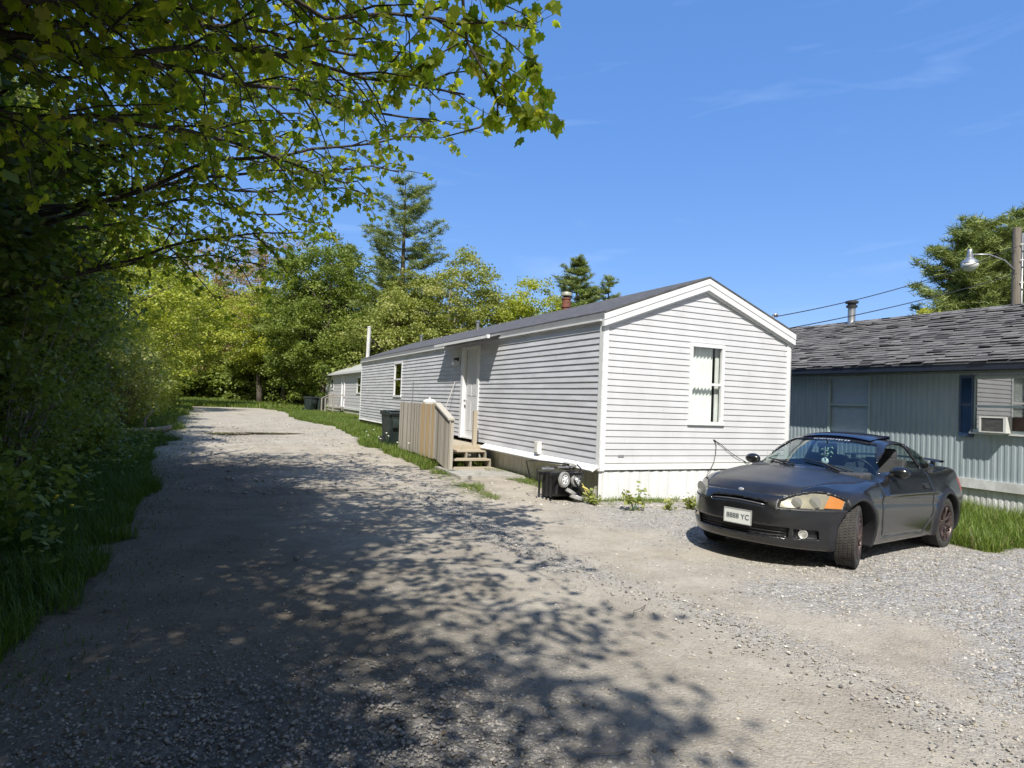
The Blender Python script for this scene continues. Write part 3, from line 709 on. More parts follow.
k = MB(); k.box(.3, FW - .3, .3, FL - .3, .5, 2.5); k.build('interior', M_dark, far)
st = thing('porch_steps', 'small grey wooden steps with thin rails at the far grey home', 'steps', (fx, fy, .33), A0)
M_greywood = mat('grey weathered wood', (.36, .33, .29), rough=.85, scale=6, col2=(.22, .20, .17), stretch=(4, 4, .5))
k = MB()
k.box(-.72, -.06, 7.5, 8.9, .36, .42)
for i in range(2): k.box(-.72 - .24 * (i + 1), -.72 - .24 * i - .01, 7.6, 8.8, .24 - .12 * i, .28 - .12 * i)
k.build('tread', M_greywood, st)
for yy in (7.5, 8.9):
    k = MB(); k.box(-.74, -.67, yy - .04, yy + .04, -.05, 1.25); k.build('post', M_greywood, st)
    k = MB(); k.box(-.67, -.06, yy - .02, yy + .025, 1.15, 1.22)
    for i in range(3): k.box(-.62 + i * .18, -.60 + i * .18, yy - .015, yy + .015, .42, 1.15)
    k.build('railing', M_greywood, st)
    k = MB(); k.box(-1.22, -1.15, yy - .04, yy + .04, -.05, .95); k.build('post', M_greywood, st)
    k = MB(); k.tube([(-.70, yy, 1.22), (-1.18, yy, .93)], .03, 6); k.build('handrail', M_greywood, st)

# ---------------------------------------------------------- wooden entrance deck
M_wood = attr_mat('weathered planks', [(.20, .18, .15), (.32, .29, .245), (.45, .42, .365), (.38, .35, .295), (.44, .31, .16)], rough=.85, bump=.4)
M_wood2 = attr_mat('pale planks', [(.40, .345, .26), (.46, .40, .31), (.34, .30, .23)], rough=.8, bump=.3)
dk = thing('entrance_deck', 'weathered wooden entry deck with picket railing and steps at the white door', 'deck', (P0[0], P0[1], 0), A0)
DO, Y0, Y1, DZ = 1.18, 4.72, 7.75, .52
k = MB(); k.cur = .5
x = -DO
nb = 9; bwid = (DO - .06) / nb
for i in range(nb): k.cur = random.random(); k.box(-DO + i * bwid, -DO + (i + 1) * bwid - .008, Y0, Y1, DZ - .03, DZ)
k.build('deck_board', M_wood2, dk, rnd=True)
k = MB()
k.box(-DO, -.06, Y0, Y0 + .04, DZ - .19, DZ - .03); k.box(-DO, -.06, Y1 - .04, Y1, DZ - .19, DZ - .03); k.box(-DO, -DO + .04, Y0 + .04, Y1 - .04, DZ - .19, DZ - .03)
k.build('deck_frame', M_wood, dk, rnd=True)
for (xx, yy) in ((-DO + .09, Y0 + .09), (-DO + .09, Y1 - .09), (-.25, Y0 + .09), (-.25, Y1 - .09), (-DO + .09, 6.3)):
    k = MB(); k.box(xx - .045, xx + .045, yy - .045, yy + .045, -.05, DZ - .03 if yy != 6.3 else 1.38); k.build('post', M_wood, dk, rnd=True)
# pickets facing the road
y = Y1
while y > Y0 + .05:
    w_ = random.uniform(.085, .115); k = MB(); k.cur = random.random() * .72
    if 5.0 < y < 6.0 and random.random() < .6: k.cur = .95
    zt_ = 1.42 + random.uniform(-.012, .012); k.box(-DO - .024, -DO - .002, y - w_ + .02, y, .20 + random.uniform(-.015, .02), zt_)
    k.build('picket', M_wood, dk, rnd=True); y -= w_
for zz in (.34, 1.28):
    k = MB(); k.box(-DO, -DO + .04, Y0 + .04, Y1, zz, zz + .09); k.build('rail', M_wood, dk, rnd=True)
# pickets following the stairs
y = Y0 + .02; YS = 3.92
while y > YS:
    w_ = random.uniform(.08, .10); k = MB(); k.cur = random.random() * .8; t = (Y0 - y) / (Y0 - YS)
    k.box(-DO - .024, -DO - .002, y - w_ + .012, y, .20 - .17 * t, 1.38 - .30 * t); k.build('picket', M_wood, dk, rnd=True); y -= w_
k = MB(); k.cur = .5; k.prism([(Y0 + .1, 1.42), (YS - .06, 1.10), (YS - .06, 1.14), (Y0 + .1, 1.46)], -DO - .06, -DO + .08, 'x'); k.build('handrail', M_wood, dk, rnd=True)
k = MB(); k.cur = .6; k.box(-DO - .0, -DO + .085, YS - .02, YS + .07, -.03, 1.10); k.build('post', M_wood, dk, rnd=True)
k = MB(); k.cur = .7; k.box(-.28, -.19, 4.80, 4.89, .28, 1.30); setp(k.build('post', M_wood2, dk, rnd=True), 'pale bare newel post beside the door')
# treads, risers open, three stringers
nst = 3
for i in range(nst):
    zt_ = DZ - .165 * (i + 0.6); ys = Y0 - .02 - .27 * (i + 1)
    k = MB(); k.cur = random.random()
    if i < 3: k.box(-1.06, -.10, ys, ys + .30, zt_ - .035, zt_); k.build('tread', M_wood2, dk, rnd=True)
for xx in (-1.04, -.60, -.14):
    k = MB(); k.cur = .2; k.prism([(Y0, DZ - .2), (Y0, DZ - .03), (Y0 - .05, DZ - .14), (Y0 - .3, DZ - .14), (Y0 - .3, DZ - .31), (Y0 - .57, DZ - .31), (Y0 - .57, DZ - .47), (Y0 - .80, DZ - .47), (Y0 - .80, DZ - .60), (Y0 - .5, DZ - .60)], xx, xx + .04, 'x'); k.build('stringer', M_wood, dk, rnd=True)
k = MB(); k.cur = .1; k.box(-1.06, -.1, Y0 - .005, Y0 + .0, DZ - .2, DZ - .03); k.build('riser', M_wood2, dk, rnd=True)
# concrete pad
k = MB(); pad = [(-1.35, 2.75), (-.03, 2.62), (-.03, 4.4), (-1.28, 4.5)]
k.add([(a, b, .0) for a, b in pad] + [(a, b, .055) for a, b in pad], [(4, 5, 6, 7), (0, 1, 5, 4), (1, 2, 6, 5), (2, 3, 7, 6), (3, 0, 4, 7)])
pd_ = k.build('concrete_slab', mat('old concrete', (.42, .40, .36), rough=.9, scale=5, col2=(.30, .285, .255), bump=.4)); pd_.location = (P0[0], P0[1], zf(*W(3.4, .6)[:2]) - .01); pd_.rotation_euler = (0, 0, A0)
setp(pd_, kind='structure')
def on_home(name, label, cat, u, off, z, rz=0.0, group=None):
    x, y, _ = W(u, off); return thing(name, label, cat, (x, y, z), A0 + rz, group)
t = on_home('broom', 'thin pale pole leaning on the siding left of the white door', 'broom', 7.35, .33, DZ, 0)
k = MB(); k.tube([(0, 0, .0), (.29, -.55, 1.48)], .014, 8); k.build('handle', M_trim_old, t)
k = MB(); k.box(-.05, .05, -.16, .16, -.0, .07, bev=.015); k.build('brush', M_black, t)
t = on_home('cooking_pot', 'white lidded pot standing on the deck behind the picket railing', 'pot', 6.35, .85, DZ)
k = MB(); k.lathe([(.12, 0), (.15, .03), (.03, .06), (.025, .70), (.16, .72), (.16, .735)], 20); k.build('stand', M_metal, t, smooth='auto')
k = MB(); k.lathe([(.12, .736), (.155, .76), (.165, .92), (.17, .93)], 24); k.build('body', M_trim, t, smooth='auto')
k = MB(); k.lathe([(.172, .931), (.165, .955), (.10, 1.0), (.03, 1.015), (.02, 1.02), (.028, 1.05), (.01, 1.06)], 24); k.build('lid', M_trim_old, t, smooth='auto')
t = on_home('metal_rod', 'thin upright dark rod on the deck between pot and side window', 'rod', 7.65, .9, DZ)
k = MB(); k.tube([(0, 0, 0), (0, 0, 1.42)], .012, 8); k.tube([(0, -.03, 1.42), (0, .03, 1.42)], .014, 6); k.lathe([(.10, 0), (.10, .02), (.02, .03)], 16); o_ = k.build('pole', M_metal, t)
# ============================================================ CAR (signed-distance body, meshed once)
def pl(xs, ys):
    """smooth piecewise interpolation (x ascending), Catmull-Rom"""
    xs = np.array(xs, float); ys = np.array(ys, float)
    m = np.gradient(ys, xs)
    def f(x):
        x = np.clip(x, xs[0], xs[-1]); i = np.clip(np.searchsorted(xs, x) - 1, 0, len(xs) - 2)
        h = xs[i + 1] - xs[i]; t = (x - xs[i]) / h
        return (2 * t**3 - 3 * t**2 + 1) * ys[i] + (t**3 - 2 * t**2 + t) * h * m[i] + (-2 * t**3 + 3 * t**2) * ys[i + 1] + (t**3 - t**2) * h * m[i + 1]
    return f
def smax(a, b, k): h = np.clip(.5 + .5 * (a - b) / k, 0, 1); return b * (1 - h) + a * h + k * h * (1 - h)
def smin(a, b, k): return -smax(-a, -b, k)
Ztop = pl([-3.6, -3.45, -3.2, -2.9, -2.4, -1.5, -.75, -.42, -.1, .25, .55, .75, .92], [.92, .98, 1.015, 1.005, .97, .915, .90, .925, .895, .845, .80, .75, .685])
Zroof = pl([-3.6, -3.45, -3.2, -2.95, -2.6, -2.15, -1.65, -1.25, -.95, -.45, -.1, .2], [.62, .83, .985, 1.09, 1.205, 1.295, 1.328, 1.295, 1.195, .925, .74, .45])
Wp = pl([-3.55, -3.3, -2.9, -2.4, -1.4, -.6, 0, .35, .6, .9], [.76, .83, .872, .885, .868, .872, .878, .85, .815, .77])
Xn = pl([.12, .2, .30, .42, .52, .58, .66, .74, .9], [.74, .845, .885, .89, .885, .875, .825, .72, .45])
Xr = pl([.15, .3, .6, .8, .95, 1.05], [-3.38, -3.47, -3.52, -3.50, -3.45, -3.3])
Zb = pl([-3.6, -3.1, -2.6, -1.3, 0, .5, .9], [.30, .22, .19, .175, .18, .175, .19])
crownf = pl([-3.6, -2.8, -.9, -.4, .2, .9], [.05, .05, .03, .09, .11, .09])
def body_out(x, y, z):
    a = np.abs(y)
    wz_ = np.where(z > .56, -.115 * ((z - .56) / .4) ** 2, -.055 * ((.56 - z) / .38) ** 2)
    rF = np.hypot(x, z - .315); rR = np.hypot(x + 2.53, z - .315)
    flare = .030 * np.exp(-((rF - .385) / .055) ** 2) + .036 * np.exp(-((rR - .385) / .06) ** 2)
    flare = flare * (z > .1)
    s = a - (Wp(x) + wz_ + flare)
    # a crease running along the flank
    s = s + .010 * np.exp(-((z - .60 - .03 * (x + 1.4)) / .03) ** 2) * sstep(-.1, -.4, x) * sstep(-2.4, -2.1, x)
    t = z - (Ztop(x) - crownf(x) * (a / .85) ** 2.2 + .025 * np.exp(-((a - .62 - .05 * x) / .10) ** 2) * sstep(-.6, -.2, x) * sstep(.8, .3, x))
    b = Zb(x) - z
    xb = .58 * np.clip(a / .86, 0, 1.2) ** 2.8 + .03 * a
    fr = x - (Xn(z) - xb)
    re = (Xr(z) + .30 * np.clip(a / .86, 0, 1.2) ** 3) - x
    d = smax(s, t, .05); d = smax(d, fr, .045); d = smax(d, re, .05); d = smax(d, b, .03)
    return d
def cab_shift(x, y):
    return x + .24 * (np.abs(y) / .68) ** 2 * (sstep(-1.7, -1.0, x) - .9 * sstep(-1.9, -2.7, x))
def cab_side(x, z):
    w = .775 - .225 * (z - .92) / .38 - .05 * np.clip((z - 1.18) / .15, 0, 1) ** 2
    return w - .13 * sstep(-1.9, -3.2, x) - .02 * sstep(-.9, -.3, x)
def cabin_out(x, y, z):
    t = z - (Zroof(cab_shift(x, y)) - .035 * (y / .55) ** 2)
    s = (np.abs(y) - cab_side(x, z)) * .95
    d = smax(s, t * .85, .045)
    return smax(d, .7 - z, .02)
def arch(x, z, cx): return np.hypot(x - cx, z - .315)
def poly_in(px, pz, poly):
    ins = np.zeros(px.shape, bool); dm = np.full(px.shape, 1e9)
    n = len(poly)
    for i in range(n):
        x1, z1 = poly[i]; x2, z2 = poly[(i + 1) % n]
        c = ((z1 > pz) != (z2 > pz)) & (px < (x2 - x1) * (pz - z1) / (z2 - z1 + 1e-12) + x1); ins ^= c
        dx_, dz_ = x2 - x1, z2 - z1; t = np.clip(((px - x1) * dx_ + (pz - z1) * dz_) / (dx_ * dx_ + dz_ * dz_), 0, 1)
        dm = np.minimum(dm, np.hypot(px - x1 - t * dx_, pz - z1 - t * dz_))
    return np.where(ins, -dm, dm)
DLO1 = [(-.80, .94), (-1.05, 1.09), (-1.32, 1.215), (-1.62, 1.262), (-1.93, 1.262), (-2.02, .975)]
DLO2 = [(-1.99, 1.262), (-2.30, 1.235), (-2.60, 1.15), (-2.86, 1.04), (-2.76, 1.00), (-2.08, .975)]
def ws_region(x, y, z):      # windscreen
    q = cab_shift(x, y); e = np.maximum(q + .52, -1.20 - q)
    return np.maximum(e, np.abs(y) - (cab_side(x, z) - .075))
def rw_region(x, y, z):
    q = cab_shift(x, y); e = np.maximum(q + 2.12, -3.08 - q)
    return np.maximum(e, np.abs(y) - (cab_side(x, z) - .085))
def lampf(x, y, z):          # headlamp opening, teardrop seen from the front
    a = np.abs(y); t = np.clip((a - .41) / .41, 0, 1)
    hi = .600 + .045 * t + .115 * np.sin(math.pi * np.clip(t * .85 + .08, 0, 1)) ** .8; lo = .575 + .015 * t
    e = np.maximum(z - hi, lo - z); e = np.maximum(e, .41 - a); e = np.maximum(e, .22 - x)
    return e
def full(x, y, z):
    a = np.abs(y)
    bo = body_out(x, y, z); co = cabin_out(x, y, z)
    d = smin(bo, co, .035)
    # seams
    def groove(dist, w=.008, dep=.012): return dep * np.exp(-(dist / w) ** 2)
    sidez = (a > .6)
    door = np.abs(poly_in(x, z, [(-.60, .93), (-.56, .50), (-.62, .27), (-1.80, .25), (-2.02, .45), (-2.06, .96)]))
    d = d + groove(door) * sidez * (z < .955)
    hood = np.abs(a - (.50 + .24 * sstep(.72, -.35, x))); d = d + groove(hood) * (z > .55) * (x > -.42) * (x < .74)
    d = d + groove(np.abs(x - (.775 - .58 * np.clip(a / .86, 0, 1.2) ** 2.8))) * (z > .60) * (a < .50)
    d = d + groove(np.abs(x + .50 - .0)) * 0
    bump = np.abs(z - .545) + 0 * x; d = d + groove(bump, .007, .010) * (x > .3) * (a > .55) * (x < .42)
    # hollow cabin
    inner = np.maximum(smax(co + .035, .34 - z, .03), np.maximum(x + .50, -3.0 - x))
    inner2 = np.maximum(np.maximum(a - .70, np.maximum(z - .93, .34 - z)), np.maximum(x + .62, -2.75 - x))
    inner = smin(inner, inner2, .03)
    d = np.maximum(d, -inner)
    # openings
    win = np.minimum(poly_in(x, z, DLO1), poly_in(x, z, DLO2)) + np.where(a > .3, 0, 1)
    d = np.maximum(d, -np.maximum(win, -(co + .09)))
    top = np.minimum(ws_region(x, y, z), rw_region(x, y, z))
    d = np.maximum(d, -np.maximum(np.maximum(top, -(co + .10)), .90 - z))
    # wheel housings
    for cx_ in (0.0, -2.53):
        d = np.maximum(d, -np.maximum(arch(x, z, cx_) - .362, .50 - a))
    # headlamp pockets
    d = np.maximum(d, -np.maximum(lampf(x, y, z), -(bo + .075)))
    # slim upper grille, lower intake, fog lamp pockets
    g1 = np.maximum(np.abs(z - .612 + .02 * (a / .3) ** 2) - .020, a - .31)
    g2 = np.maximum(np.abs(z - .335) - .050 - .0 * a, a - (.50 + .1 * (z - .3)))
    g3 = np.maximum(np.abs(z - .335) - .045, np.abs(a - .62) - .085)
    cut = np.minimum(np.minimum(g1, g2), g3)
    d = np.maximum(d, -np.maximum(np.maximum(cut, -(bo + .07)), .1 - x))
    return d
def surface_net(fn, lo, hi, h, chunk=None):
    xs = np.arange(lo[0], hi[0], h); ys = np.arange(lo[1], hi[1], h); zs = np.arange(lo[2], hi[2], h)
    D = np.empty((len(xs), len(ys), len(zs)), np.float32)
    Y, Z = np.meshgrid(ys, zs, indexing='ij')
    for s in range(0, len(xs), 24):
        X = xs[s:s + 24][:, None, None]
        D[s:s + 24] = fn(np.broadcast_to(X, (X.shape[0],) + Y.shape), np.broadcast_to(Y, (X.shape[0],) + Y.shape), np.broadcast_to(Z, (X.shape[0],) + Y.shape))
    S = D < 0; nx, ny, nz_ = D.shape
    idx = np.full((nx - 1, ny - 1, nz_ - 1), -1, np.int64)
    cs = [(i, j, k) for i in (0, 1) for j in (0, 1) for k in (0, 1)]
    def sh(A, c): return A[c[0]:nx - 1 + c[0], c[1]:ny - 1 + c[1], c[2]:nz_ - 1 + c[2]]
    cnt = sum(sh(S, c).astype(np.int8) for c in cs); act = (cnt > 0) & (cnt < 8)
    ai = np.argwhere(act); idx[act] = np.arange(len(ai))
    acc = np.zeros((len(ai), 3)); n = np.zeros(len(ai))
    for a in cs:
        for ax in range(3):
            if a[ax]: continue
            b = list(a); b[ax] = 1
            da = D[ai[:, 0] + a[0], ai[:, 1] + a[1], ai[:, 2] + a[2]]; db = D[ai[:, 0] + b[0], ai[:, 1] + b[1], ai[:, 2] + b[2]]
            m_ = (da < 0) != (db < 0); t = np.where(m_, da / np.where(da == db, 1, da - db), 0)
            p = np.array(a, float)[None] + t[:, None] * np.eye(3)[ax][None]
            acc += p * m_[:, None]; n += m_
    V = (ai + acc / n[:, None]) * h + np.array([xs[0], ys[0], zs[0]])
    F = []
    for ax in range(3):
        o1, o2 = [q for q in range(3) if q != ax]
        sl0 = [slice(1, -1)] * 3; sl1 = [slice(1, -1)] * 3; sl0[ax] = slice(0, -1); sl1[ax] = slice(1, None)
        A = S[tuple(sl0)]; B = S[tuple(sl1)]; e = np.argwhere(A != B)
        if not len(e): continue
        flip = A[e[:, 0], e[:, 1], e[:, 2]]
        base = e.copy(); base[:, o1] += 1; base[:, o2] += 1
        def g(d1, d2):
            q = base.copy(); q[:, o1] -= d1; q[:, o2] -= d2; return idx[q[:, 0], q[:, 1], q[:, 2]]
        q = np.stack([g(1, 1), g(0, 1), g(0, 0), g(1, 0)], -1)
        if ax == 1: flip = ~flip
        q = np.where(flip[:, None], q, q[:, ::-1]); F.append(q[(q >= 0).all(1)])
    return V, np.concatenate(F)
def refine(V, fn, it=2, lim=.01):
    V = V.copy()
    for _ in range(it):
        e = 2e-3; f = fn(V[:, 0], V[:, 1], V[:, 2])
        g = np.stack([(fn(V[:, 0] + e, V[:, 1], V[:, 2]) - f), (fn(V[:, 0], V[:, 1] + e, V[:, 2]) - f), (fn(V[:, 0], V[:, 1], V[:, 2] + e) - f)], -1) / e
        gg = (g ** 2).sum(1) + .05; st = np.clip(f / gg, -lim, lim) * .7; V -= g * st[:, None]
    return V
def sub(name, V, F, sel, material, parent, smooth=True):
    f = F[sel]; u_, inv = np.unique(f, return_inverse=True)
    return np_mesh(name, V[u_], inv.reshape(-1, 4), material, parent, smooth=smooth)
ZF, ZR = zf(3.45, 6.65), zf(5.3, 8.0)
CAR_RZ = math.atan2(-.63, -.78) + 0.0
fwd = Vector((math.cos(CAR_RZ), math.sin(CAR_RZ), 0)); lft = Vector((-fwd.y, fwd.x, 0))
org = Vector((3.50, 6.60, 0)) - lft * .76
car = thing('coupe_car', 'dusty black two door coupe parked on the gravel with its front wheels turned', 'car')
tilt = math.atan2(-.078, 2.53)
car.rotation_euler = (Matrix.Rotation(CAR_RZ, 3, 'Z') @ Matrix.Rotation(tilt, 3, 'Y')).to_euler(); car.location = (org.x, org.y, .0)
M_paint = mat('faded black paint', (.008, .009, .011), rough=.22, scale=3.5, col2=(.015, .015, .016), spec=.5, coat=.6)
M_flare = mat('bare black plastic', (.018, .018, .022), rough=.42, var=.2)
M_hood = mat('sun faded bonnet', (.010, .011, .015), rough=.34, scale=3.0, col2=(.024, .023, .022), spec=.5, coat=.1)
M_tyre = mat('dusty tyre rubber', (.030, .029, .028), rough=.85, scale=14, col2=(.06, .056, .05), bump=.2)
M_rim = mat('brake dusted alloy', (.16, .12, .11), rough=.4, metal=.6, scale=16, col2=(.05, .035, .035))
M_intr = mat('car interior grey', (.06, .062, .068), rough=.8, var=.3)
M_seat = mat('grey seat cloth', (.045, .048, .052), rough=.9, var=.3)
M_chrome = mat('reflector chrome', (.80, .79, .75), rough=.28, metal=.75, var=.05)
M_cloudy = mat('hazed lamp housing', (.36, .33, .26), rough=.3, var=.15, spec=.6)
M_amber = mat('amber indicator', (.72, .27, .06), rough=.25, var=.1, spec=.6)
M_red = mat('red tail lamp', (.35, .03, .02), rough=.2, var=.1)
M_wsg = glass_mat('car glass', (.62, .74, .74), refl=1.1)
M_lens = glass_mat('lamp lens', (.85, .85, .80), refl=1.0)
CH = .0145
V, F = surface_net(full, (-3.65, -1.0, .08), (1.0, 1.0, 1.42), CH)
V = refine(V, full)
fc = V[F].mean(1); X, Y, Z = fc.T; A_ = np.abs(Y)
bo = body_out(X, Y, Z); co = cabin_out(X, Y, Z); outer = smin(bo, co, .035) > -.022
arc = np.minimum(arch(X, Z, 0), arch(X, Z, -2.53))
well = (~outer) & (arc < .40) & (A_ > .45)
lrim = outer & (np.abs(lampf(X, Y, Z)) < .016) & (X > .2)
intake = (~outer) & (X > .3) & (A_ < .75) & ~well
cavity = (~outer) & ~well & ~intake
door_r = poly_in(X, Z, [(-.60, .955), (-.56, .50), (-.62, .27), (-1.80, .25), (-2.02, .45), (-2.06, .955)]) < 0
doorm = outer & door_r & (A_ > .6)
hoodm = outer & (A_ < .50 + .24 * sstep(.72, -.35, X)) & (X > -.46) & (Z > .58) & (X < .775 - .58 * np.clip(A_ / .86, 0, 1.2) ** 2.8) & (co > .02)
flarem = outer & (arc < .44) & (A_ > .70) & (Z > .12)
bumpm = outer & (X > .30) & (Z < .56) & ~flarem
rbump = outer & (X < -3.0) & (Z < .66) & ~flarem
lampr = outer & (A_ > .40) & (X < -3.12) & (Z > .70) & (Z < .87)
doorm &= ~lrim; hoodm &= ~lrim; flarem &= ~lrim; bumpm &= ~lrim
rest = ~(lrim | well | intake | cavity | doorm | hoodm | flarem | bumpm | rbump | lampr)
sub('body', V, F, rest, M_paint, car)
for s_ in (1, -1): sub('door', V, F, doorm & (Y * s_ > 0), M_paint, car)
sub('bonnet', V, F, hoodm, M_hood, car); sub('front_bumper', V, F, bumpm, M_paint, car); sub('rear_bumper', V, F, rbump, M_paint, car)
for s_ in (1, -1):
    for c_ in (0, 1): sub('wheel_arch', V, F, flarem & (Y * s_ > 0) & ((X > -1.2) if c_ == 0 else (X <= -1.2)), M_flare, car)
    for c_ in (0, 1): sub('wheel_housing', V, F, well & (Y * s_ > 0) & ((X > -1.2) if c_ == 0 else (X <= -1.2)), M_black, car)
    sub('lamp_surround', V, F, lrim & (Y * s_ > 0), M_black, car)
    sub('tail_lamp', V, F, lampr & (Y * s_ > 0), M_red, car)
sub('grille_cavity', V, F, intake, M_black, car); sub('cabin_lining', V, F, cavity, M_intr, car)
# glass
gfn = lambda x, y, z: cabin_out(x, y, z) + .012
GV, GFc = surface_net(gfn, (-3.3, -.85, .86), (-.2, .85, 1.42), .022)
GV = refine(GV, gfn); gc = GV[GFc].mean(1); gx, gy, gz = gc.T
dl1 = poly_in(gx, gz, DLO1) < .012; dl2 = poly_in(gx, gz, DLO2) < .012; tp = np.abs(gy) < cab_side(gx, gz) - .03
wsr = (ws_region(gx, gy, gz) < .014) & tp; rwr = (rw_region(gx, gy, gz) < .014) & tp
sub('windscreen', GV, GFc, wsr, M_wsg, car); sub('rear_window', GV, GFc, rwr, M_wsg, car)
sd = (~wsr) & (~rwr) & (np.abs(gy) > .35)
sub('side_window', GV, GFc, sd & dl1 & (gy < 0), M_wsg, car)
for s_ in (1, -1): sub('quarter_window', GV, GFc, sd & dl2 & (gy * s_ > 0), M_wsg, car)
# headlamps
lfn = lambda x, y, z: body_out(x, y, z) + .006
LV, LF = surface_net(lfn, (.1, -.95, .5), (1.0, .95, .80), .0145); LV = refine(LV, lfn); lc = LV[LF].mean(1)
lm = lampf(lc[:, 0], lc[:, 1], lc[:, 2]) < -.001
for s_ in (1, -1):
    hl = sub('headlight', LV, LF, lm & (lc[:, 1] * s_ > 0), M_lens, car)
    k = MB()
    def nose(a, z, off=.0):
        return float(Xn(np.array([z]))[0] - .58 * min(a / .86, 1.2) ** 2.8 - .03 * a) - off
    # inner housing follows the lens
    n = 16; vs = []
    for i in range(n + 1):
        a = .41 + .41 * i / n; t = i / n; hi = .600 + .045 * t + .115 * math.sin(math.pi * min(1, t * .85 + .08)) ** .8; lo = .578 + .015 * t
        for z in (lo, (lo + hi) / 2, hi): vs.append((nose(a, z, .050), s_ * a, z))
    k.add(vs, [(i * 3 + j, i * 3 + j + 1, i * 3 + j + 4, i * 3 + j + 3) for i in range(n) for j in range(2)]); k.build('lamp_housing', M_cloudy, hl, smooth=True)
    for a, r_, z in ((.53, .050, .642), (.65, .055, .652)):
        k = MB(); k.lathe([(r_, .035), (r_ * .97, .028), (r_ * .75, .006), (r_ * .3, .0), (r_ * .28, .012), (.004, .02)], 20, Matrix.Translation((nose(a, z, .052), s_ * a, z)) @ Matrix.Rotation(s_ * R(18), 4, 'Z'), axis='x')
        k.build('reflector', M_chrome, hl, smooth='auto')
    k = MB(); vs = []; n = 8
    for i in range(n + 1):
        a = .72 + .10 * i / n; t = (a - .41) / .41; hi = .592 + .045 * t + .115 * math.sin(math.pi * min(1, t * .85 + .08)) ** .8
        for z in (.60, hi): vs.append((nose(a, z, .030), s_ * a, z))
    k.add(vs, [(i * 2, i * 2 + 1, i * 2 + 3, i * 2 + 2) for i in range(n)]); k.build('indicator', M_amber, hl, smooth=True)
    # fog lamp
    x_ = nose(.60, .335, .03); k = MB(); k.lathe([(.046, -.03), (.046, .0), (.040, .006), (.034, -.004), (.01, -.012)], 20, Matrix.Translation((x_, s_ * .60, .335)) @ Matrix.Rotation(s_ * R(20), 4, 'Z'), axis='x')
    k.build('fog_lamp', M_chrome, car, smooth='auto')
# grille bar and intake slats
k = MB()
k.tube([(nose(abs(a), .607, .004), a, .607 - .02 * (a / .3) ** 2) for a in np.linspace(-.30, .30, 15)], .007, 6); k.build('grille_bar', mat('worn grey trim', (.22, .22, .23), rough=.3, metal=.6), car, smooth=True)
k = MB()
for z in (.305, .335, .365): k.tube([(nose(abs(a), z, .03), a, z) for a in np.linspace(-.48, .48, 17)], .005, 5)
k.build('intake_slat', M_flare, car, smooth=True)
k = MB(); k.lathe([(.0, 0), (.028, .001), (.03, .004), (.024, .007), (.004, .008)], 20, Matrix.Translation((.772, .0, .706)) @ Matrix.Rotation(R(62), 4, 'Y') @ Matrix.Scale(.6, 4, (1, 0, 0)), axis='z')
k.build('badge', M_chrome, car, smooth='auto')
# number plate
M_plate = mat('plate white', (.62, .64, .62), rough=.5, var=.05); M_ink = mat('plate ink', (.03, .05, .06), rough=.6)
px_ = .895
k = MB(); k.box(px_, px_ + .006, -.10, .20, .37, .51, bev=.003); pt = k.build('number_plate', M_plate, car)
M_pf = mat('plate frame', (.45, .46, .46), rough=.4, metal=.3)
k = MB(); k.box(px_ + .002, px_ + .010, -.105, .205, .364, .373); k.box(px_ + .002, px_ + .010, -.105, .205, .507, .516); k.box(px_ + .002, px_ + .010, -.107, -.098, .373, .507); k.box(px_ + .002, px_ + .010, .198, .207, .373, .507); k.build('plate_frame', M_pf, pt)
text_mesh('plate_number', '8888 YC', .072, M_ink, pt, (px_ + .0085, .052, .438), (R(90), 0, R(90)), .001)
# wipers, sticker, mirror, ornament
def wsp(q, y, off=.0):   # point on the windscreen
    x = q - .24 * (abs(y) / .68) ** 2 * .96
    return Vector((x, y, float(Zroof(np.array([q]))[0]) - .035 * (y / .55) ** 2 + off))
k = MB()
for y0_, y1_ in ((.52, -.02), (-.10, -.55)):
    k.tube([wsp(-.50 - .10 * t, y0_ + (y1_ - y0_) * t, .012) for t in np.linspace(0, 1, 9)], .008, 5)
    k.tube([wsp(-.46, y0_ * .9, .0), wsp(-.53, (y0_ + y1_) / 2, .022)], .009, 5)
k.build('wiper', M_black, car)
k = MB()
for i in range(13):
    a = -.20 + .034 * i; w_ = .026 - .006 * (i % 3 == 1)
    k.add([wsp(-1.185, a, .004), wsp(-1.185, a + w_, .004), wsp(-1.145 + .006 * (i % 2), a + w_ - .004, .004), wsp(-1.145 - .004 * (i % 3), a + .004, .004)], [(0, 1, 2, 3)])
k.build('windscreen_sticker', mat('pale sticker film', (.30, .33, .40), rough=.5), car)
for s_ in (1, -1):
    mr = MB(); bm = bmesh.new(); bmesh.ops.create_uvsphere(bm, u_segments=20, v_segments=12, radius=1)
    for v in bm.verts:
        c = v.co; c.x = c.x * .075 if c.x > 0 else c.x * .03; c.y *= .115; c.z *= .072 * (1 + .1 * c.y)
    mr.add([v.co.copy() for v in bm.verts], [[v.index for v in f.verts] for f in bm.faces], Matrix.Translation((-.95, s_ * .885, .955)) @ Matrix.Scale(.92, 4)); bm.free()
    mo = mr.build('wing_mirror', M_paint, car, smooth=True)
    k = MB(); k.box(-.97, -.90, s_ * .78 if s_ > 0 else -.87, s_ * .87 if s_ > 0 else -.78, .90, .94, bev=.01); k.build('mirror_arm', M_black, mo)
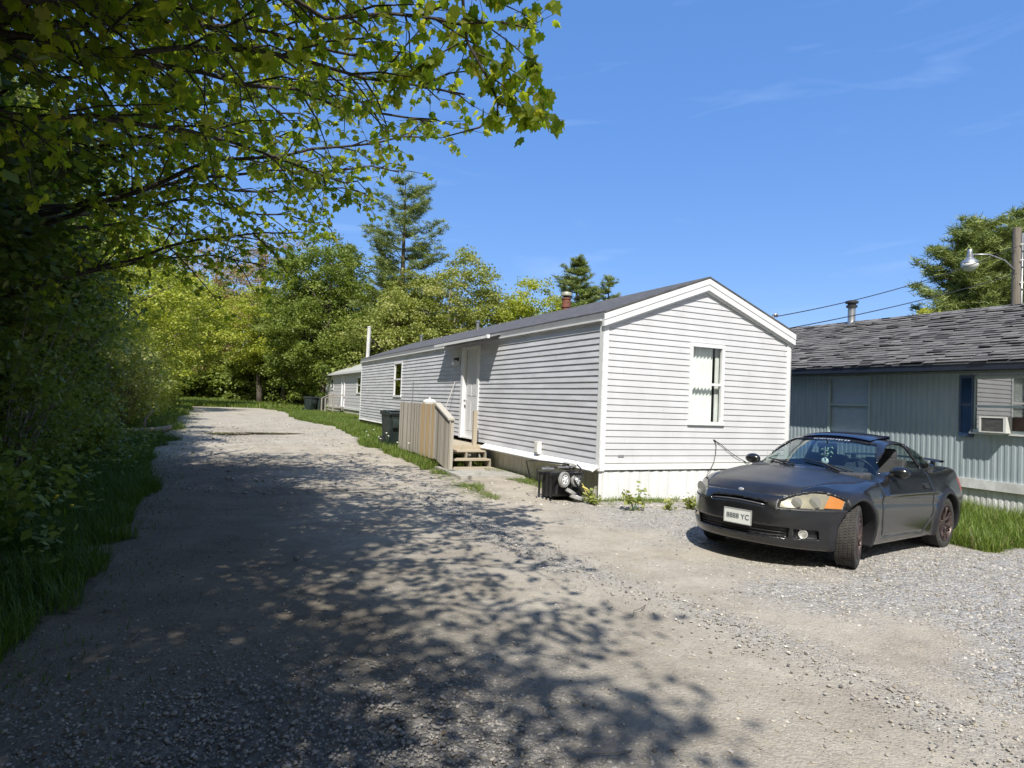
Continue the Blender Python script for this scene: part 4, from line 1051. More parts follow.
# door handle, spoiler, sunroof, exhaust
for s_ in (1, -1):
    dh = .862
    k = MB(); k.box(-1.88, -1.74, min(s_ * dh, s_ * (dh + .022)), max(s_ * dh, s_ * (dh + .022)), .765, .80, bev=.008); k.build('door_handle', M_black, car)
    k = MB(); k.box(-1.90, -1.72, min(s_ * .835, s_ * .857), max(s_ * .835, s_ * .857), .745, .82, bev=.005); k.build('handle_recess', M_black, car)
k = MB(); n = 18; vs = []
for i in range(n + 1):
    a = -.62 + 1.24 * i / n; x_ = -3.22 - .0 + .16 * (abs(a) / .7) ** 2; z = 1.085 - .035 * (abs(a) / .7) ** 3
    for dx_, dz_ in ((.10, -.012), (.04, .010), (-.08, .012), (-.13, .004), (-.04, -.016)): vs.append((x_ + dx_, a, z + dz_))
k.add(vs, [(i * 5 + j, i * 5 + (j + 1) % 5, (i + 1) * 5 + (j + 1) % 5, (i + 1) * 5 + j) for i in range(n) for j in range(5)])
for s_ in (1, -1): k.box(-3.13, -3.05, s_ * .52 - .02, s_ * .52 + .02, .95, 1.055)
k.build('rear_spoiler', M_flare, car, smooth='auto')
k = MB(); n = 10; vs = []
for i in range(n + 1):
    for j in range(n + 1):
        x_ = -1.27 - .62 * i / n; a = -.43 + .86 * j / n; ed = (.012 if i in (0, n) or j in (0, n) else 0)
        vs.append((x_, a, 1.335 + .012 * math.sin(math.pi * i / n) + .045 * i / n - .05 * (a / .5) ** 2 - ed))
N1 = n + 1; top_ = [(i * N1 + j, i * N1 + j + 1, (i + 1) * N1 + j + 1, (i + 1) * N1 + j) for i in range(n) for j in range(n)]
k.add(vs, top_); k.add([(x, y, z - .02) for x, y, z in vs], top_)
k.box(-1.89, -1.86, -.42, .42, 1.315, 1.355)
k.build('sunroof', mat('dark blue glass panel', (.010, .014, .035), rough=.12, spec=.7, var=.2), car, smooth='auto')
# seats, dashboard, steering wheel
for s_ in (1, -1):
    k = MB(); k.box(-1.72, -1.22, s_ * .37 - .25, s_ * .37 + .25, .36, .56, bev=.06)
    k.prism([(-1.62, .50), (-1.88, 1.08), (-1.98, 1.06), (-1.80, .46)], s_ * .37 - .23, s_ * .37 + .23, 'y'); k.box(-1.99, -1.89, s_ * .37 - .12, s_ * .37 + .12, 1.02, 1.20, bev=.04)
    k.build('seat', M_seat, car, smooth='auto', bevel=.02)
k = MB(); k.box(-2.85, -2.25, -.60, .60, .40, .62, bev=.05); k.prism([(-2.6, .55), (-2.80, .95), (-2.9, .93), (-2.85, .5)], -.6, .6, 'y'); k.build('rear_seat', M_seat, car, bevel=.02)
k = MB(); k.prism([(-.55, .60), (-.52, .915), (-.78, .93), (-.98, .88), (-1.02, .80), (-.95, .60)], -.66, .66, 'y'); k.prism([(-.80, .90), (-.86, .975), (-.99, .965), (-1.02, .85)], .20, .54, 'y'); k.build('dashboard', M_intr, car, bevel=.02)
T = Matrix.Translation((-1.14, .37, .90)) @ Matrix.Rotation(R(-62), 4, 'Y')
k = MB(); k.tube([(.185 * math.cos(t), .185 * math.sin(t), 0) for t in np.linspace(0, 2 * math.pi, 33)], .014, 8, T, cap=False)
k.lathe([(.05, -.02), (.055, .01), (.03, .02)], 16, T)
for t in (0, 2.1, 4.2): k.tube([(.04 * math.cos(t), .04 * math.sin(t), 0), (.18 * math.cos(t), .18 * math.sin(t), 0)], .013, 6, T)
k.build('steering_wheel', M_black, car, smooth=True)
k = MB(); k.box(-1.13, -1.10, -.12, .12, 1.17, 1.23, bev=.012); k.tube([(-1.12, 0, 1.22), (-1.10, 0, 1.27)], .008, 6); k.build('rear_view_mirror', M_black, car)
orn = bpy.data.objects.new('hanging_ornament', None); C.objects.link(orn); orn.parent = None
mw = Matrix.Translation(car.location) @ car.rotation_euler.to_matrix().to_4x4(); lw = mw @ Vector((-1.07, .0, 1.0))
orn.location = lw; setp(orn, 'pale green and white ornament hanging behind the windscreen of the black car', 'ornament')
k = MB(); k.tube([(0, 0, .18), (0, 0, 0)], .004, 5); k.build('string', M_trim, orn)
k = MB(); k.lathe([(.004, -.05), (.035, -.03), (.045, 0), (.035, .03), (.004, .05)], 14); k.build('ball', M_curtain, orn, smooth=True)
k = MB()
for i in range(14):
    t = i * .9; T2 = Matrix.Translation((.03 * math.cos(t), -.03 + .03 * math.sin(t), .05 + .009 * i)) @ Matrix.Rotation(t, 4, 'Z')
    k.add([(0, 0, 0), (.035, .015, .02), (.06, 0, -.01), (.035, -.015, .01)], [(0, 1, 2, 3)], T2)
k.build('leaf_cluster', mat('pale green cloth', (.35, .48, .32), rough=.8), orn)
# wheels
def wheel(x, y, side_, steer):
    wp = bpy.data.objects.new('wheel', None); C.objects.link(wp); wp.parent = car; wp.location = (x, y, .315); wp.rotation_euler = (0, 0, steer)
    k = MB(); Rr = .318
    k.lathe([(.222, -.090), (.25, -.098), (.295, -.098), (Rr - .008, -.09), (Rr, -.075), (Rr, .075), (Rr - .008, .09), (.295, .098), (.25, .098), (.222, .090)], 64, axis='y', cap=False)
    for i in range(72):       # tread blocks
        t = i / 72 * 2 * math.pi
        for rowk, (a, b) in enumerate(((-.088, -.058), (-.046, -.018), (-.010, .020), (.030, .056), (.064, .088))):
            tt = t + rowk * .03
            q = [((Rr + .005) * math.cos(tt + d), w_, (Rr + .005) * math.sin(tt + d)) for d in (0, .062) for w_ in (a, b)] + [((Rr - .004) * math.cos(tt + d), w_, (Rr - .004) * math.sin(tt + d)) for d in (0, .062) for w_ in (a, b)]
            k.add(q, [(0, 1, 3, 2), (0, 2, 6, 4), (1, 5, 7, 3), (0, 4, 5, 1), (2, 3, 7, 6)])
    k.build('tyre', M_tyre, wp, smooth='auto')
    k = MB(); s = side_
    k.lathe([(.224, -.10 * s), (.224, .098 * s), (.212, .104 * s), (.204, .092 * s), (.200, -.09 * s)], 48, axis='y', cap=False)
    k2 = MB()
    k.lathe([(.0, .074 * s), (.045, .076 * s), (.055, .068 * s), (.06, .04 * s)], 24, axis='y')
    for i in range(7):
        a = i / 7 * 2 * math.pi
        for dd in (-.13, .13):
            c0 = (.045 * math.cos(a), .068 * s, .045 * math.sin(a)); c1 = (.128 * math.cos(a + dd * .5), .082 * s, .128 * math.sin(a + dd * .5)); c2 = (.206 * math.cos(a + dd), .086 * s, .206 * math.sin(a + dd))
            k.tube([c0, c1, c2], [.013, .010, .011], 6)
    k.build('rim', M_rim, wp, smooth='auto')
    k = MB(); k.lathe([(.14, -.01), (.14, .01), (.05, .02)], 28, axis='y'); k.build('brake_disc', M_rust, wp)
for x, st_ in ((0, R(17)), (-2.53, 0)):
    for s_ in (1, -1): wheel(x, s_ * .765, s_, st_)
k = MB(); k.box(-3.2, .45, -.62, .62, .16, .20); k.box(-2.75, -.1, -.25, .25, .12, .17); k.build('underbody', M_black, car)

# ============================================================ TIPPED CART
cxx, cyy, _ = W(.28, .62)
ct = thing('tipped_cart', 'black cart with grey wheels lying tipped over against the skirting of the white home', 'cart', (cxx, cyy, zf(cxx, cyy) + .01), A0)
M_tub = mat('black cart plastic', (.014, .014, .016), rough=.35, var=.3)
M_gtyre = mat('grey cart tyre', (.30, .30, .29), rough=.6, var=.3, scale=12)
k = MB(); T = Matrix.Rotation(R(8), 4, 'Y')
k.prism([(-.36, .02), (.16, .03), (.10, .42), (-.28, .44)], -.24, .24, 'x', Matrix.Rotation(R(90), 4, 'Z') @ T)
k.build('tub', M_tub, ct, bevel=.03)
k = MB()
for i in range(4): k.box(-.255 + .0 * i, -.235, -.26 + i * .13, -.22 + i * .13, .05, .42)
for i in range(5): k.box(-.27 + i * .12, -.24 + i * .12, -.18, -.165, .04, .43) if i > 8 else None
k.box(-.27, .27, -.32, -.28, .40, .45, bev=.01); k.box(-.27, .27, .12, .17, .36, .42, bev=.01)
k.build('rib', M_tub, ct)
def cwheel(loc, rz, rx=0, r_=.115):
    M_ = Matrix.Translation(loc) @ Matrix.Rotation(rz, 4, 'Z') @ Matrix.Rotation(rx, 4, 'X')
    k = MB(); k.lathe([(r_ * .62, -.022), (r_ * .9, -.03), (r_, -.018), (r_, .018), (r_ * .9, .03), (r_ * .62, .022)], 28, M_, axis='y', cap=False); w = k.build('wheel', M_gtyre, ct, smooth='auto')
    k = MB(); k.lathe([(r_ * .64, -.02), (r_ * .64, .02), (r_ * .54, .024), (r_ * .52, -.02)], 24, M_, axis='y', cap=False); k.lathe([(r_ * .2, -.024), (r_ * .2, .03), (.01, .034)], 12, M_, axis='y')
    for i in range(5):
        a = i * 2 * math.pi / 5; k.tube([(0, .012, 0), (r_ * .58 * math.cos(a), .012, r_ * .58 * math.sin(a))], [.017, .014], 6, M_)
    for y_ in (-1,):
        a = 0
    k.build('hub', M_trim, w, smooth='auto')
cwheel((-.06, -.33, .34), R(-158), 0, .125); cwheel((.20, -.26, .33), R(-158), 0, .12)
cwheel((.08, -.30, .14), R(-100), R(60), .10); cwheel((.16, -.36, .06), R(-100), R(75), .12)
cwheel((.22, -.0, .52), R(-60), R(70), .12)
k = MB()
k.tube([(-.42, .15, .30), (-.46, .22, .58), (-.30, .1, .60), (.15, -.12, .555)], .012, 7); k.tube([(-.42, -.1, .30), (-.40, -.05, .50), (-.18, -.12, .52), (.12, -.2, .48)], .012, 7)
k.tube([(.05, -.30, .14), (.32, -.20, .50), (.34, -.05, .54)], .014, 7); k.tube([(.20, -.30, .08), (.36, -.22, .46)], .012, 7); k.tube([(.12, -.33, .34), (.30, -.3, .10)], .016, 7)
k.build('frame', M_tub, ct, smooth=True)
k = MB(); k.box(-.36, -.14, -.16, -.10, .47, .51, bev=.012); k.box(-.10, .1, -.2, -.15, .50, .53, bev=.01); k.build('bracket', M_metal, ct)
k = MB(); k.tube([(.18, .05, .52), (.30, -.1, .36), (.38, -.2, .22), (.40, -.26, .10), (.44, -.34, .02)], .007, 5); k.tube([(.36, -.2, .2), (.42, -.24, .17), (.47, -.28, .1)], .02, 5)
k.build('strap', mat('yellow webbing', (.55, .45, .12), rough=.7), ct)

# ============================================================ WHEELIE BINS
M_bin = mat('dark green bin plastic', (.014, .026, .024), rough=.5, scale=8, col2=(.028, .04, .038))
def wheelie(label, u, off, rz, group):
    x, y, _ = W(u, off); t = thing('wheelie_bin', label, 'bin', (x, y, zf(x, y)), A0 + rz, group)
    bm = bmesh.new(); bmesh.ops.create_cube(bm, size=1)
    for v in bm.verts:
        s = .29 if v.co.z > 0 else .225; d = .34 if v.co.z > 0 else .26
        v.co = Vector((math.copysign(s, v.co.x), math.copysign(d, v.co.y) + (.0 if v.co.z > 0 else .05), .96 if v.co.z > 0 else .03))
    bmesh.ops.bevel(bm, geom=[e for e in bm.edges], offset=.035, segments=3, affect='EDGES')
    k = MB(); bm.verts.ensure_lookup_table(); k.add([v.co.copy() for v in bm.verts], [[v.index for v in f.verts] for f in bm.faces]); bm.free()
    k.box(-.31, .31, -.36, .36, .90, .945, bev=.01); k.box(-.2, .2, -.345, -.31, .55, .80, bev=.01); k.build('body', M_bin, t, smooth='auto')
    k = MB(); k.prism([(-.38, .945), (-.36, .985), (.0, 1.035), (.34, 1.01), (.39, .95)], -.31, .31, 'x'); k.box(-.26, .26, -.30, .24, 1.018, 1.03); k.build('lid', mat('black bin lid', (.03, .038, .038), rough=.4, var=.2), t, bevel=.012)
    k = MB(); k.tube([(-.24, .38, .93), (-.24, .45, .97), (.24, .45, .97), (.24, .38, .93)], .016, 8); k.build('handle', M_black, t, smooth=True)
    for s in (1, -1):
        k = MB(); k.lathe([(.03, 0), (.14, 0), (.15, .01), (.15, .05), (.14, .06), (.03, .06)], 24, Matrix.Translation((s * .27 - .03, .30, .15)), axis='x'); k.build('wheel', M_black, t, smooth='auto')
    k = MB(); k.tube([(-.27, .30, .15), (.27, .30, .15)], .014, 8); k.build('axle', M_metal, t)
    return t
wheelie('dark green wheelie bin in tall grass right beside the wooden deck railing', 8.75, 1.05, R(8), 'green wheelie bins')
wheelie('left dark green wheelie bin on the grass at the far bend of the road', 34.9, -.35, R(40), 'green wheelie bins')
wheelie('right dark green wheelie bin of the pair by the far grey home', 35.1, -1.0, R(60), 'green wheelie bins')

# ============================================================ POLES, STREET LAMP, WIRES
M_polew = mat('grey utility pole wood', (.24, .21, .175), rough=.9, scale=5, col2=(.14, .12, .10), stretch=(6, 6, .4), bump=.4)
M_wire = mat('black wire', (.015, .015, .017), rough=.6)
PX, PY = 15.70, 20.0
up_ = thing('utility_pole', 'weathered wooden utility pole with a lamp arm behind the blue house', 'utility pole', (PX, PY, zf(PX, PY)), 0)
k = MB(); k.tube([(0, 0, -.3), (0, 0, 3), (0, 0, 7.75)], [.135, .13, .115], 16); k.build('pole', M_polew, up_, smooth='auto')
k = MB(); k.tube([(.17, -.02, 2.0), (.17, -.02, 7.6)], .025, 8); k.build('conduit', M_metal, up_, smooth=True)
k = MB()
for z in (6.0, 6.7, 7.2): k.tube([(0, -.15, z), (.30, -.25, z)], .02, 6); k.lathe([(.02, 0), (.045, .02), (.03, .05), (.045, .08), (.02, .1)], 12, Matrix.Translation((.30, -.25, z)))
k.build('insulator', M_trim_old, up_)
lp = thing('street_lamp', 'grey bell shaped street lamp on a curved arm fixed to the utility pole', 'street lamp', (PX, PY, 0), 0)
k = MB(); k.tube([(-.12, -.1, 6.25), (-.45, -.12, 6.55), (-.95, -.12, 6.72), (-1.45, -.12, 6.70)], [.03, .028, .026, .024], 8); k.build('arm', M_metal, lp, smooth=True)
k = MB(); T = Matrix.Translation((-1.55, -.12, 6.0))
k.lathe([(.05, .86), (.065, .84), (.065, .72), (.09, .70), (.09, .60), (.13, .56), (.22, .48), (.245, .42)], 24, T); k.build('hood', M_metal, lp, smooth='auto')
k = MB(); k.lathe([(.235, .42), (.22, .32), (.15, .22), (.05, .17)], 24, T); k.build('lens', mat('frosted lamp glass', (.62, .64, .62), rough=.25, var=.05), lp, smooth=True)
def wire(label, a, b, sag, rad=.012, group=None):
    a = Vector(a); b = Vector(b); pts = [a.lerp(b, t) - Vector((0, 0, sag * 4 * t * (1 - t))) for t in np.linspace(0, 1, 24)]
    k = MB(); k.tube([p - a for p in pts], rad, 6); o = k.build('power_line', M_wire, None, smooth=True); o.location = a; return setp(o, label, 'wire', group)
wire('upper black power line sloping down behind the gable of the white home', (15.6, 19.85, 7.0), (6.48, 16.0, 3.92), .22)
wire('lower black power line dropping to the roof of the blue house', (15.6, 19.85, 6.15), (6.55, 15.2, 3.55), .10)
# masts that carry the far wire ends
t = thing('service_mast', 'grey electric service mast behind the gable of the white home', 'mast', (6.48, 16.0, 0), 0)
k = MB(); k.tube([(0, 0, -.1), (0, 0, 3.95)], .03, 10); k.tube([(0, 0, 3.95), (.08, .0, 4.0), (.12, 0, 3.93)], .035, 10); k.build('mast', M_metal, t, smooth=True)
t = thing('thin_pole', 'thin pale pole rising above the far end of the white home roof', 'pole', (-6.9, 30.2, zf(-6.9, 30.2)), 0)
k = MB(); k.tube([(0, 0, -.2), (.05, 0, 4.45)], [.10, .085], 12); k.lathe([(.0, 0), (.1, 0), (.1, .03), (.02, .06)], 12, Matrix.Translation((.05, 0, 4.45))); k.build('pole', M_trim_old, t, smooth='auto')
# ============================================================ VEGETATION
M_barkd = mat('dark maple bark', (.07, .058, .048), rough=.95, scale=9, col2=(.03, .025, .022), stretch=(4, 4, .8), bump=.6, bscale=30)
M_bark = mat('grey brown bark', (.15, .125, .10), rough=.95, scale=9, col2=(.07, .058, .048), stretch=(4, 4, .8), bump=.6, bscale=30)
M_barkp = mat('pale bark', (.26, .235, .20), rough=.9, scale=9, col2=(.12, .105, .09), stretch=(3, 3, .8), bump=.5, bscale=30)
def leafm(name, cols, tr=.42, tc_=None, rough=.5): return attr_mat(name, cols, rough=rough, transl=tr, spec=.35, tcol=tc_)
L_maple = leafm('maple leaf', [(.11, .16, .025), (.17, .23, .030), (.24, .29, .04), (.33, .32, .07)], .75, (1.9, 1.85, .65))
L_yellow = leafm('yellow green leaf', [(.22, .26, .045), (.32, .37, .060), (.42, .46, .085), (.50, .51, .13)], .45)
L_light = leafm('light green leaf', [(.18, .22, .06), (.27, .31, .085), (.35, .38, .12), (.42, .42, .18)], .38)
L_mid = leafm('mid green leaf', [(.11, .155, .035), (.19, .25, .055), (.28, .34, .09)], .4)
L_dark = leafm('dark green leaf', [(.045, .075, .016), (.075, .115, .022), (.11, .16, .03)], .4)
L_bud = leafm('pinkish spring bud', [(.30, .20, .11), (.40, .28, .14), (.32, .33, .11)], .3)
L_pine = leafm('pine needles', [(.13, .175, .06), (.22, .275, .09), (.33, .38, .13)], .25)
L_pinel = leafm('green pine needles', [(.13, .175, .06), (.22, .27, .09), (.32, .37, .13)], .25)  # needle green of its own, almost that of the other pines
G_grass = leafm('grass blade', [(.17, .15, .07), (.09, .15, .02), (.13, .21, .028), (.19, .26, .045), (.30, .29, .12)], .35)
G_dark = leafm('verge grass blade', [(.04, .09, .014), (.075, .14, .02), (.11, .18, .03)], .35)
_h = [(.20, -.10), (.27, .07), (.50, .20), (.38, .36), (.43, .60), (.20, .62)]
MAPLE_V = np.array([(0, .28, 0), (0, 0, 0)] + [(x, y, 0) for x, y in _h] + [(0, 1, 0)] + [(-x, y, 0) for x, y in _h[::-1]], float)
MAPLE_V[:, 2] = -.28 * np.abs(MAPLE_V[:, 0]) - .18 * MAPLE_V[:, 1] ** 2
nM = len(MAPLE_V); MAPLE_F = np.array([(0, i, i + 1 if i + 1 < nM else 1) for i in range(1, nM)])
OVAL_V = np.array([(0, 0, 0), (.30, .45, -.08), (0, 1, -.12), (-.30, .45, -.08)], float); OVAL_F = np.array([(0, 1, 2), (0, 2, 3)])
NEED_V = np.array([(-.035, 0, 0), (.035, 0, 0), (0, 1, -.03)], float); NEED_F = np.array([(0, 1, 2)])
def leaves(name, P, size, TV, TF, material, parent, dip=(.2, .9), tiltn=.5, yaw=None, rnd=None, widen=1.0):
    P = np.asarray(P, float); n = len(P)
    yaw = rng.uniform(0, 2 * math.pi, n) if yaw is None else yaw
    dp = rng.uniform(dip[0], dip[1], n)
    d = np.stack([np.cos(yaw) * np.cos(dp), np.sin(yaw) * np.cos(dp), -np.sin(dp)], -1)
    upv = np.stack([rng.normal(0, tiltn, n), rng.normal(0, tiltn, n), np.ones(n)], -1)
    x = np.cross(d, upv); x /= np.linalg.norm(x, axis=1)[:, None] + 1e-9; nn = np.cross(x, d)
    s = np.asarray(size)[:, None, None]
    v = P[:, None, :] + s * (TV[None, :, 0:1] * widen * x[:, None] + TV[None, :, 1:2] * d[:, None] + TV[None, :, 2:3] * nn[:, None])
    k = len(TV); F = (TF[None] + (np.arange(n) * k)[:, None, None]).reshape(-1, 3)
    r_ = rng.random(n) if rnd is None else np.clip(rnd, 0, 1)
    return np_mesh(name, v.reshape(-1, 3), F, material, parent, attr={'rnd': np.repeat(r_, k)})
def curve3(a, b, c, n):
    t = np.linspace(0, 1, n)[:, None]; a, b, c = map(np.asarray, (a, b, c))
    return a * (1 - t) ** 2 + 2 * b * t * (1 - t) + c * t ** 2
def limb_system(mb, start, target, rad, leafP, dens=1.0, rise=.6, sec_len=1.2, tilt=-.05, leaf_step=.07, t0=.25):
    """a limb with side branches and twigs; leaf positions are appended to leafP"""
    s = np.array(start, float); e = np.array(target, float); L_ = np.linalg.norm(e - s)
    mid = (s + e) / 2 + np.array([rng.normal(0, .12 * L_ * .5), rng.normal(0, .12 * L_ * .5), rise])
    n = max(6, int(L_ / .35)); pts = curve3(s, mid, e, n); pts[1:-1] += rng.normal(0, .035, (n - 2, 3))
    mb.tube([tuple(p) for p in pts], list(np.linspace(rad, .009, n)), 7)
    nsec = int(L_ * (1 - t0) / .19 * dens) + 2
    for i in range(nsec):
        t = t0 + (1 - t0) * (i + rng.random()) / nsec; q = t * (n - 1); j = min(int(q), n - 2); p = pts[j] + (pts[j + 1] - pts[j]) * (q - j)
        d = pts[j + 1] - pts[j]; d /= np.linalg.norm(d); sd = np.array([-d[1], d[0], 0]) * (1 if i % 2 else -1)
        dr_ = d * rng.uniform(.35, .9) + sd * rng.uniform(.5, 1) + np.array([0, 0, rng.normal(tilt, .28)]); dr_ /= np.linalg.norm(dr_)
        sl = sec_len * rng.uniform(.45, 1.1) * (1.15 - .6 * t); m_ = max(3, int(sl / .25))
        c1 = p + dr_ * sl * .5 + np.array([0, 0, .06]); c2 = p + dr_ * sl + np.array([0, 0, -.12 * sl]) + rng.normal(0, .05, 3); sp = curve3(p, c1, c2, m_)
        mb.tube([tuple(a) for a in sp], list(np.linspace(.011, .004, m_)), 4, cap=False)
        ntw = max(2, int(sl / .16))
        for k_ in range(ntw):
            tt = (k_ + .5 + rng.uniform(-.3, .3)) / ntw; q2 = tt * (m_ - 1); j2 = min(int(q2), m_ - 2); pp = sp[j2] + (sp[j2 + 1] - sp[j2]) * (q2 - j2)
            dd = dr_ * rng.uniform(.2, .8) + rng.normal(0, .5, 3) * np.array([1, 1, .45]); dd /= np.linalg.norm(dd) + 1e-6
            tl = rng.uniform(.14, .42); ep = pp + dd * tl + np.array([0, 0, -.05])
            mb.tube([tuple(pp), tuple(ep)], [.004, .002], 3, cap=False)
            for a in np.arange(.25, 1.0001, leaf_step / tl * 1.0): leafP.append(pp + (ep - pp) * a + rng.normal(0, .022, 3))
        for _ in range(4): leafP.append(sp[-1] + rng.normal(0, .05, 3))
def hero_tree(label, base, H, targets, lean=(0, 0), r=.2, leafsize=(.058, .105), material=None, group='maples leaning over the road', **kw):
    z0 = zf(*base); t = thing('maple_tree', label, 'tree', (base[0], base[1], z0), 0, group)
    mb = MB(); tp = [np.array((lean[0] * a ** 1.5 + .12 * math.sin(a * 5), lean[1] * a ** 1.5 + .1 * math.cos(a * 4) - .1, H * a)) for a in np.linspace(0, 1, 14)]
    tp[0][2] = -.3; mb.tube([tuple(p) for p in tp], [r * 1.25] + list(np.linspace(r, .03, 13)), 12)
    LP = []
    for tg in targets:
        tz = tg[2] - z0; e = np.array((tg[0] - base[0], tg[1] - base[1], tz)); hz = min(.93 * H, max(.22 * H, tz - .38 * math.hypot(e[0], e[1]) * rng.uniform(.35, .9)))
        q = hz / H * 13; j = min(int(q), 12); s = tp[j] + (tp[j + 1] - tp[j]) * (q - j)
        dens_ = tg[3] if len(tg) > 3 else 1.0
        limb_system(mb, s, e, .012 + .0048 * np.linalg.norm(e - s), LP, dens=dens_, **kw)
    mb.build('trunk', M_barkd, t, smooth=True)
    P = np.array(LP); n = len(P)
    leaves('crown', P, rng.uniform(leafsize[0], leafsize[1], n), MAPLE_V, MAPLE_F, material or L_maple, t, dip=(.15, 1.25), tiltn=.45)
    return n
nl = 0
nl += hero_tree('near maple whose limbs reach right across the top of the photo into blue sky', (-5.3, 3.3), 8.5, [
    (.30, 1.9, 4.9), (.30, .6, 5.0), (.12, 2.9, 4.9), (-.22, 4.1, 4.6), (-.38, 5.1, 4.55), (-.52, 5.6, 4.25), (-.9, 6.3, 4.3), (.0, 3.2, 5.7), (-.1, 4.8, 5.5), (-1.2, 6.3, 5.6),
    (-1.6, 4.4, 4.4), (-1.9, 6.9, 3.85), (-.3, 1.2, 5.1), (-2.6, 5.4, 4.7), (-1.3, 2.6, 5.7), (-2.6, 7.3, 4.6), (-2.2, 3.4, 6.5), (-3.6, 4.6, 5.4),
    (-4.4, 6.4, 5.6), (-3.2, 1.8, 6.0), (-1.0, .2, 5.6), (-3.9, 5.6, 3.6), (-3.0, 8.2, 5.8), (-1.9, 5.7, 6.4), (-6.4, 5.4, 4.0), (-5.6, 6.4, 5), (-.6, 4.9, 4.9), (-1.0, 5.6, 4.5), (-1.5, 6.0, 4.9), (-.5, 3.7, 5.2)], lean=(.5, .4), r=.19)
nl += hero_tree('maple just beyond the near one with drooping outer sprays over the dirt road', (-7.4, 8.4), 9.5, [
    (-1.1, 7.9, 4.8), (-1.7, 8.9, 4.7), (-2.4, 9.9, 4.7), (-3.2, 10.8, 4.4), (-3.1, 8.6, 3.7), (-3.9, 9.8, 3.5), (-2.3, 8.9, 6.0), (-3.6, 11.2, 5.6), (-4.4, 7.8, 4.6),
    (-4.9, 11.6, 4.1), (-3.3, 7.2, 6.3), (-5.2, 10.2, 6.2), (-4.6, 9.2, 7.4), (-6.0, 6.0, 5.2), (-6.5, 11.6, 4.5), (-3.2, 9.3, 5.3), (-2.2, 8.0, 5.4), (-4.4, 8.4, 5.7), (-5.9, 8.0, 7.5), (-8.8, 7.4, 4.5), (-9.2, 9.6, 5.5), (-3.6, 7.9, 4.9)], lean=(.5, .2), r=.21)
nl += hero_tree('maple standing behind the camera with its crown over the near road', (-5.2, -2.6), 9, [
    (-.4, -.9, 5.3), (-.6, -2.3, 5.6), (-.5, .1, 5.3), (-1.9, .5, 5.0), (-3.0, -.6, 4.7), (-.9, -3.5, 5.7), (-1.6, -1.4, 5.7), (-.9, -1.4, 6.3), (-3.2, .9, 5.8), (-4.4, .6, 5.2), (-2.4, -2.8, 6.3), (-6.8, 0, 5.5), (-2.7, -.2, 6.8), (-1.2, -2.3, 5.2), (-4.2, -1.4, 6.2), (-3.6, 1.2, 4.6), (-6.2, 1.0, 4.4)], lean=(.5, .3), r=.2)
print('maple leaves', nl)
POST_TREES = True
# a thin drooping branch seen against the sky, part of no big limb: hangs from the near maple
t = thing('drooping_branch', 'thin dark bough hanging down and curling back left against the blue sky', 'branch', (0, 0, 0))
mb = MB(); br = [(-.62, 4.6, 5.3), (-.52, 4.8, 4.9), (-.50, 5.0, 4.62), (-.46, 5.0, 4.38), (-.30, 5.0, 4.12), (-.20, 5.0, 3.92), (-.20, 5.0, 3.80), (-.34, 5.0, 3.70), (-.60, 5.05, 3.64)]
mb.tube(br, [.016, .014, .013, .012, .011, .010, .009, .008, .005], 6)
LP = []
for a, b, c in (((-.50, 5, 4.62), (-.15, 5.1, 4.50), (.08, 5.2, 4.32)), ((-.40, 5, 4.3), (-.1, 5.1, 4.25), (.14, 5.2, 4.12)), ((-.30, 5, 4.12), (-.05, 5.0, 4.02), (.08, 5.1, 3.80)), ((-.46, 5, 4.4), (-.8, 5.1, 4.3), (-1.1, 5.2, 4.05)), ((-.20, 5, 3.9), (-.0, 5, 3.86), (.12, 5.0, 3.80)), ((-.52, 4.8, 4.9), (-.1, 5, 5.0), (.16, 5.2, 4.92)), ((-.5, 4.9, 4.7), (-.2, 5.1, 4.8), (.1, 5.2, 4.68))):
    cp = curve3(a, b, c, 7); mb.tube([tuple(p) for p in cp], list(np.linspace(.008, .003, 7)), 4)
    for q in range(9):
        p = cp[min(6, int(q * .7) + 1)] + rng.normal(0, .02, 3); ed = p + rng.normal(0, .13, 3); mb.tube([tuple(p), tuple(ed)], [.003, .0015], 3, cap=False)
        for w_ in np.linspace(.3, 1, 6): LP.append(p + (ed - p) * w_ + rng.normal(0, .02, 3))
mb.build('bough', M_barkd, t, smooth=True); leaves('foliage', np.array(LP), rng.uniform(.08, .13, len(LP)), MAPLE_V, MAPLE_F, L_maple, t, dip=(.5, 1.4), tiltn=.5)

# ---------------------------------------------------------- cheaper trees for the middle and far distance
def crown_points(R_, Hc, z0, ncl, per, squash=.45, clr=.8, irregular=.35, shell=.55):
    ph = rng.uniform(0, 2 * math.pi, ncl); ct = rng.uniform(-1, 1, ncl); rr_ = (shell + (1 - shell) * rng.random(ncl) ** .5)
    st = np.sqrt(1 - ct ** 2); lump = 1 + irregular * (vnoise(np.cos(ph) * 2 + 7 * R_, ct * 2.5 + Hc, 5) - .5) * 2
    c = np.stack([R_ * rr_ * st * np.cos(ph) * lump, R_ * rr_ * st * np.sin(ph) * lump, z0 + Hc / 2 + Hc / 2 * rr_ * ct * lump], -1)
    cs = clr * rng.uniform(.55, 1.25, ncl); P = np.repeat(c, per, 0); sc_ = np.repeat(cs, per)[:, None]
    g = rng.normal(0, .5, (len(P), 3)) * sc_; g[:, 2] *= squash
    P = P + g; P[:, 2] -= .12 * (g[:, 0] ** 2 + g[:, 1] ** 2) / sc_[:, 0]
    br_ = np.clip(np.repeat(rng.normal(.5, .22, ncl), per) + rng.normal(0, .18, len(P)), 0, 1)
    return c, P, br_
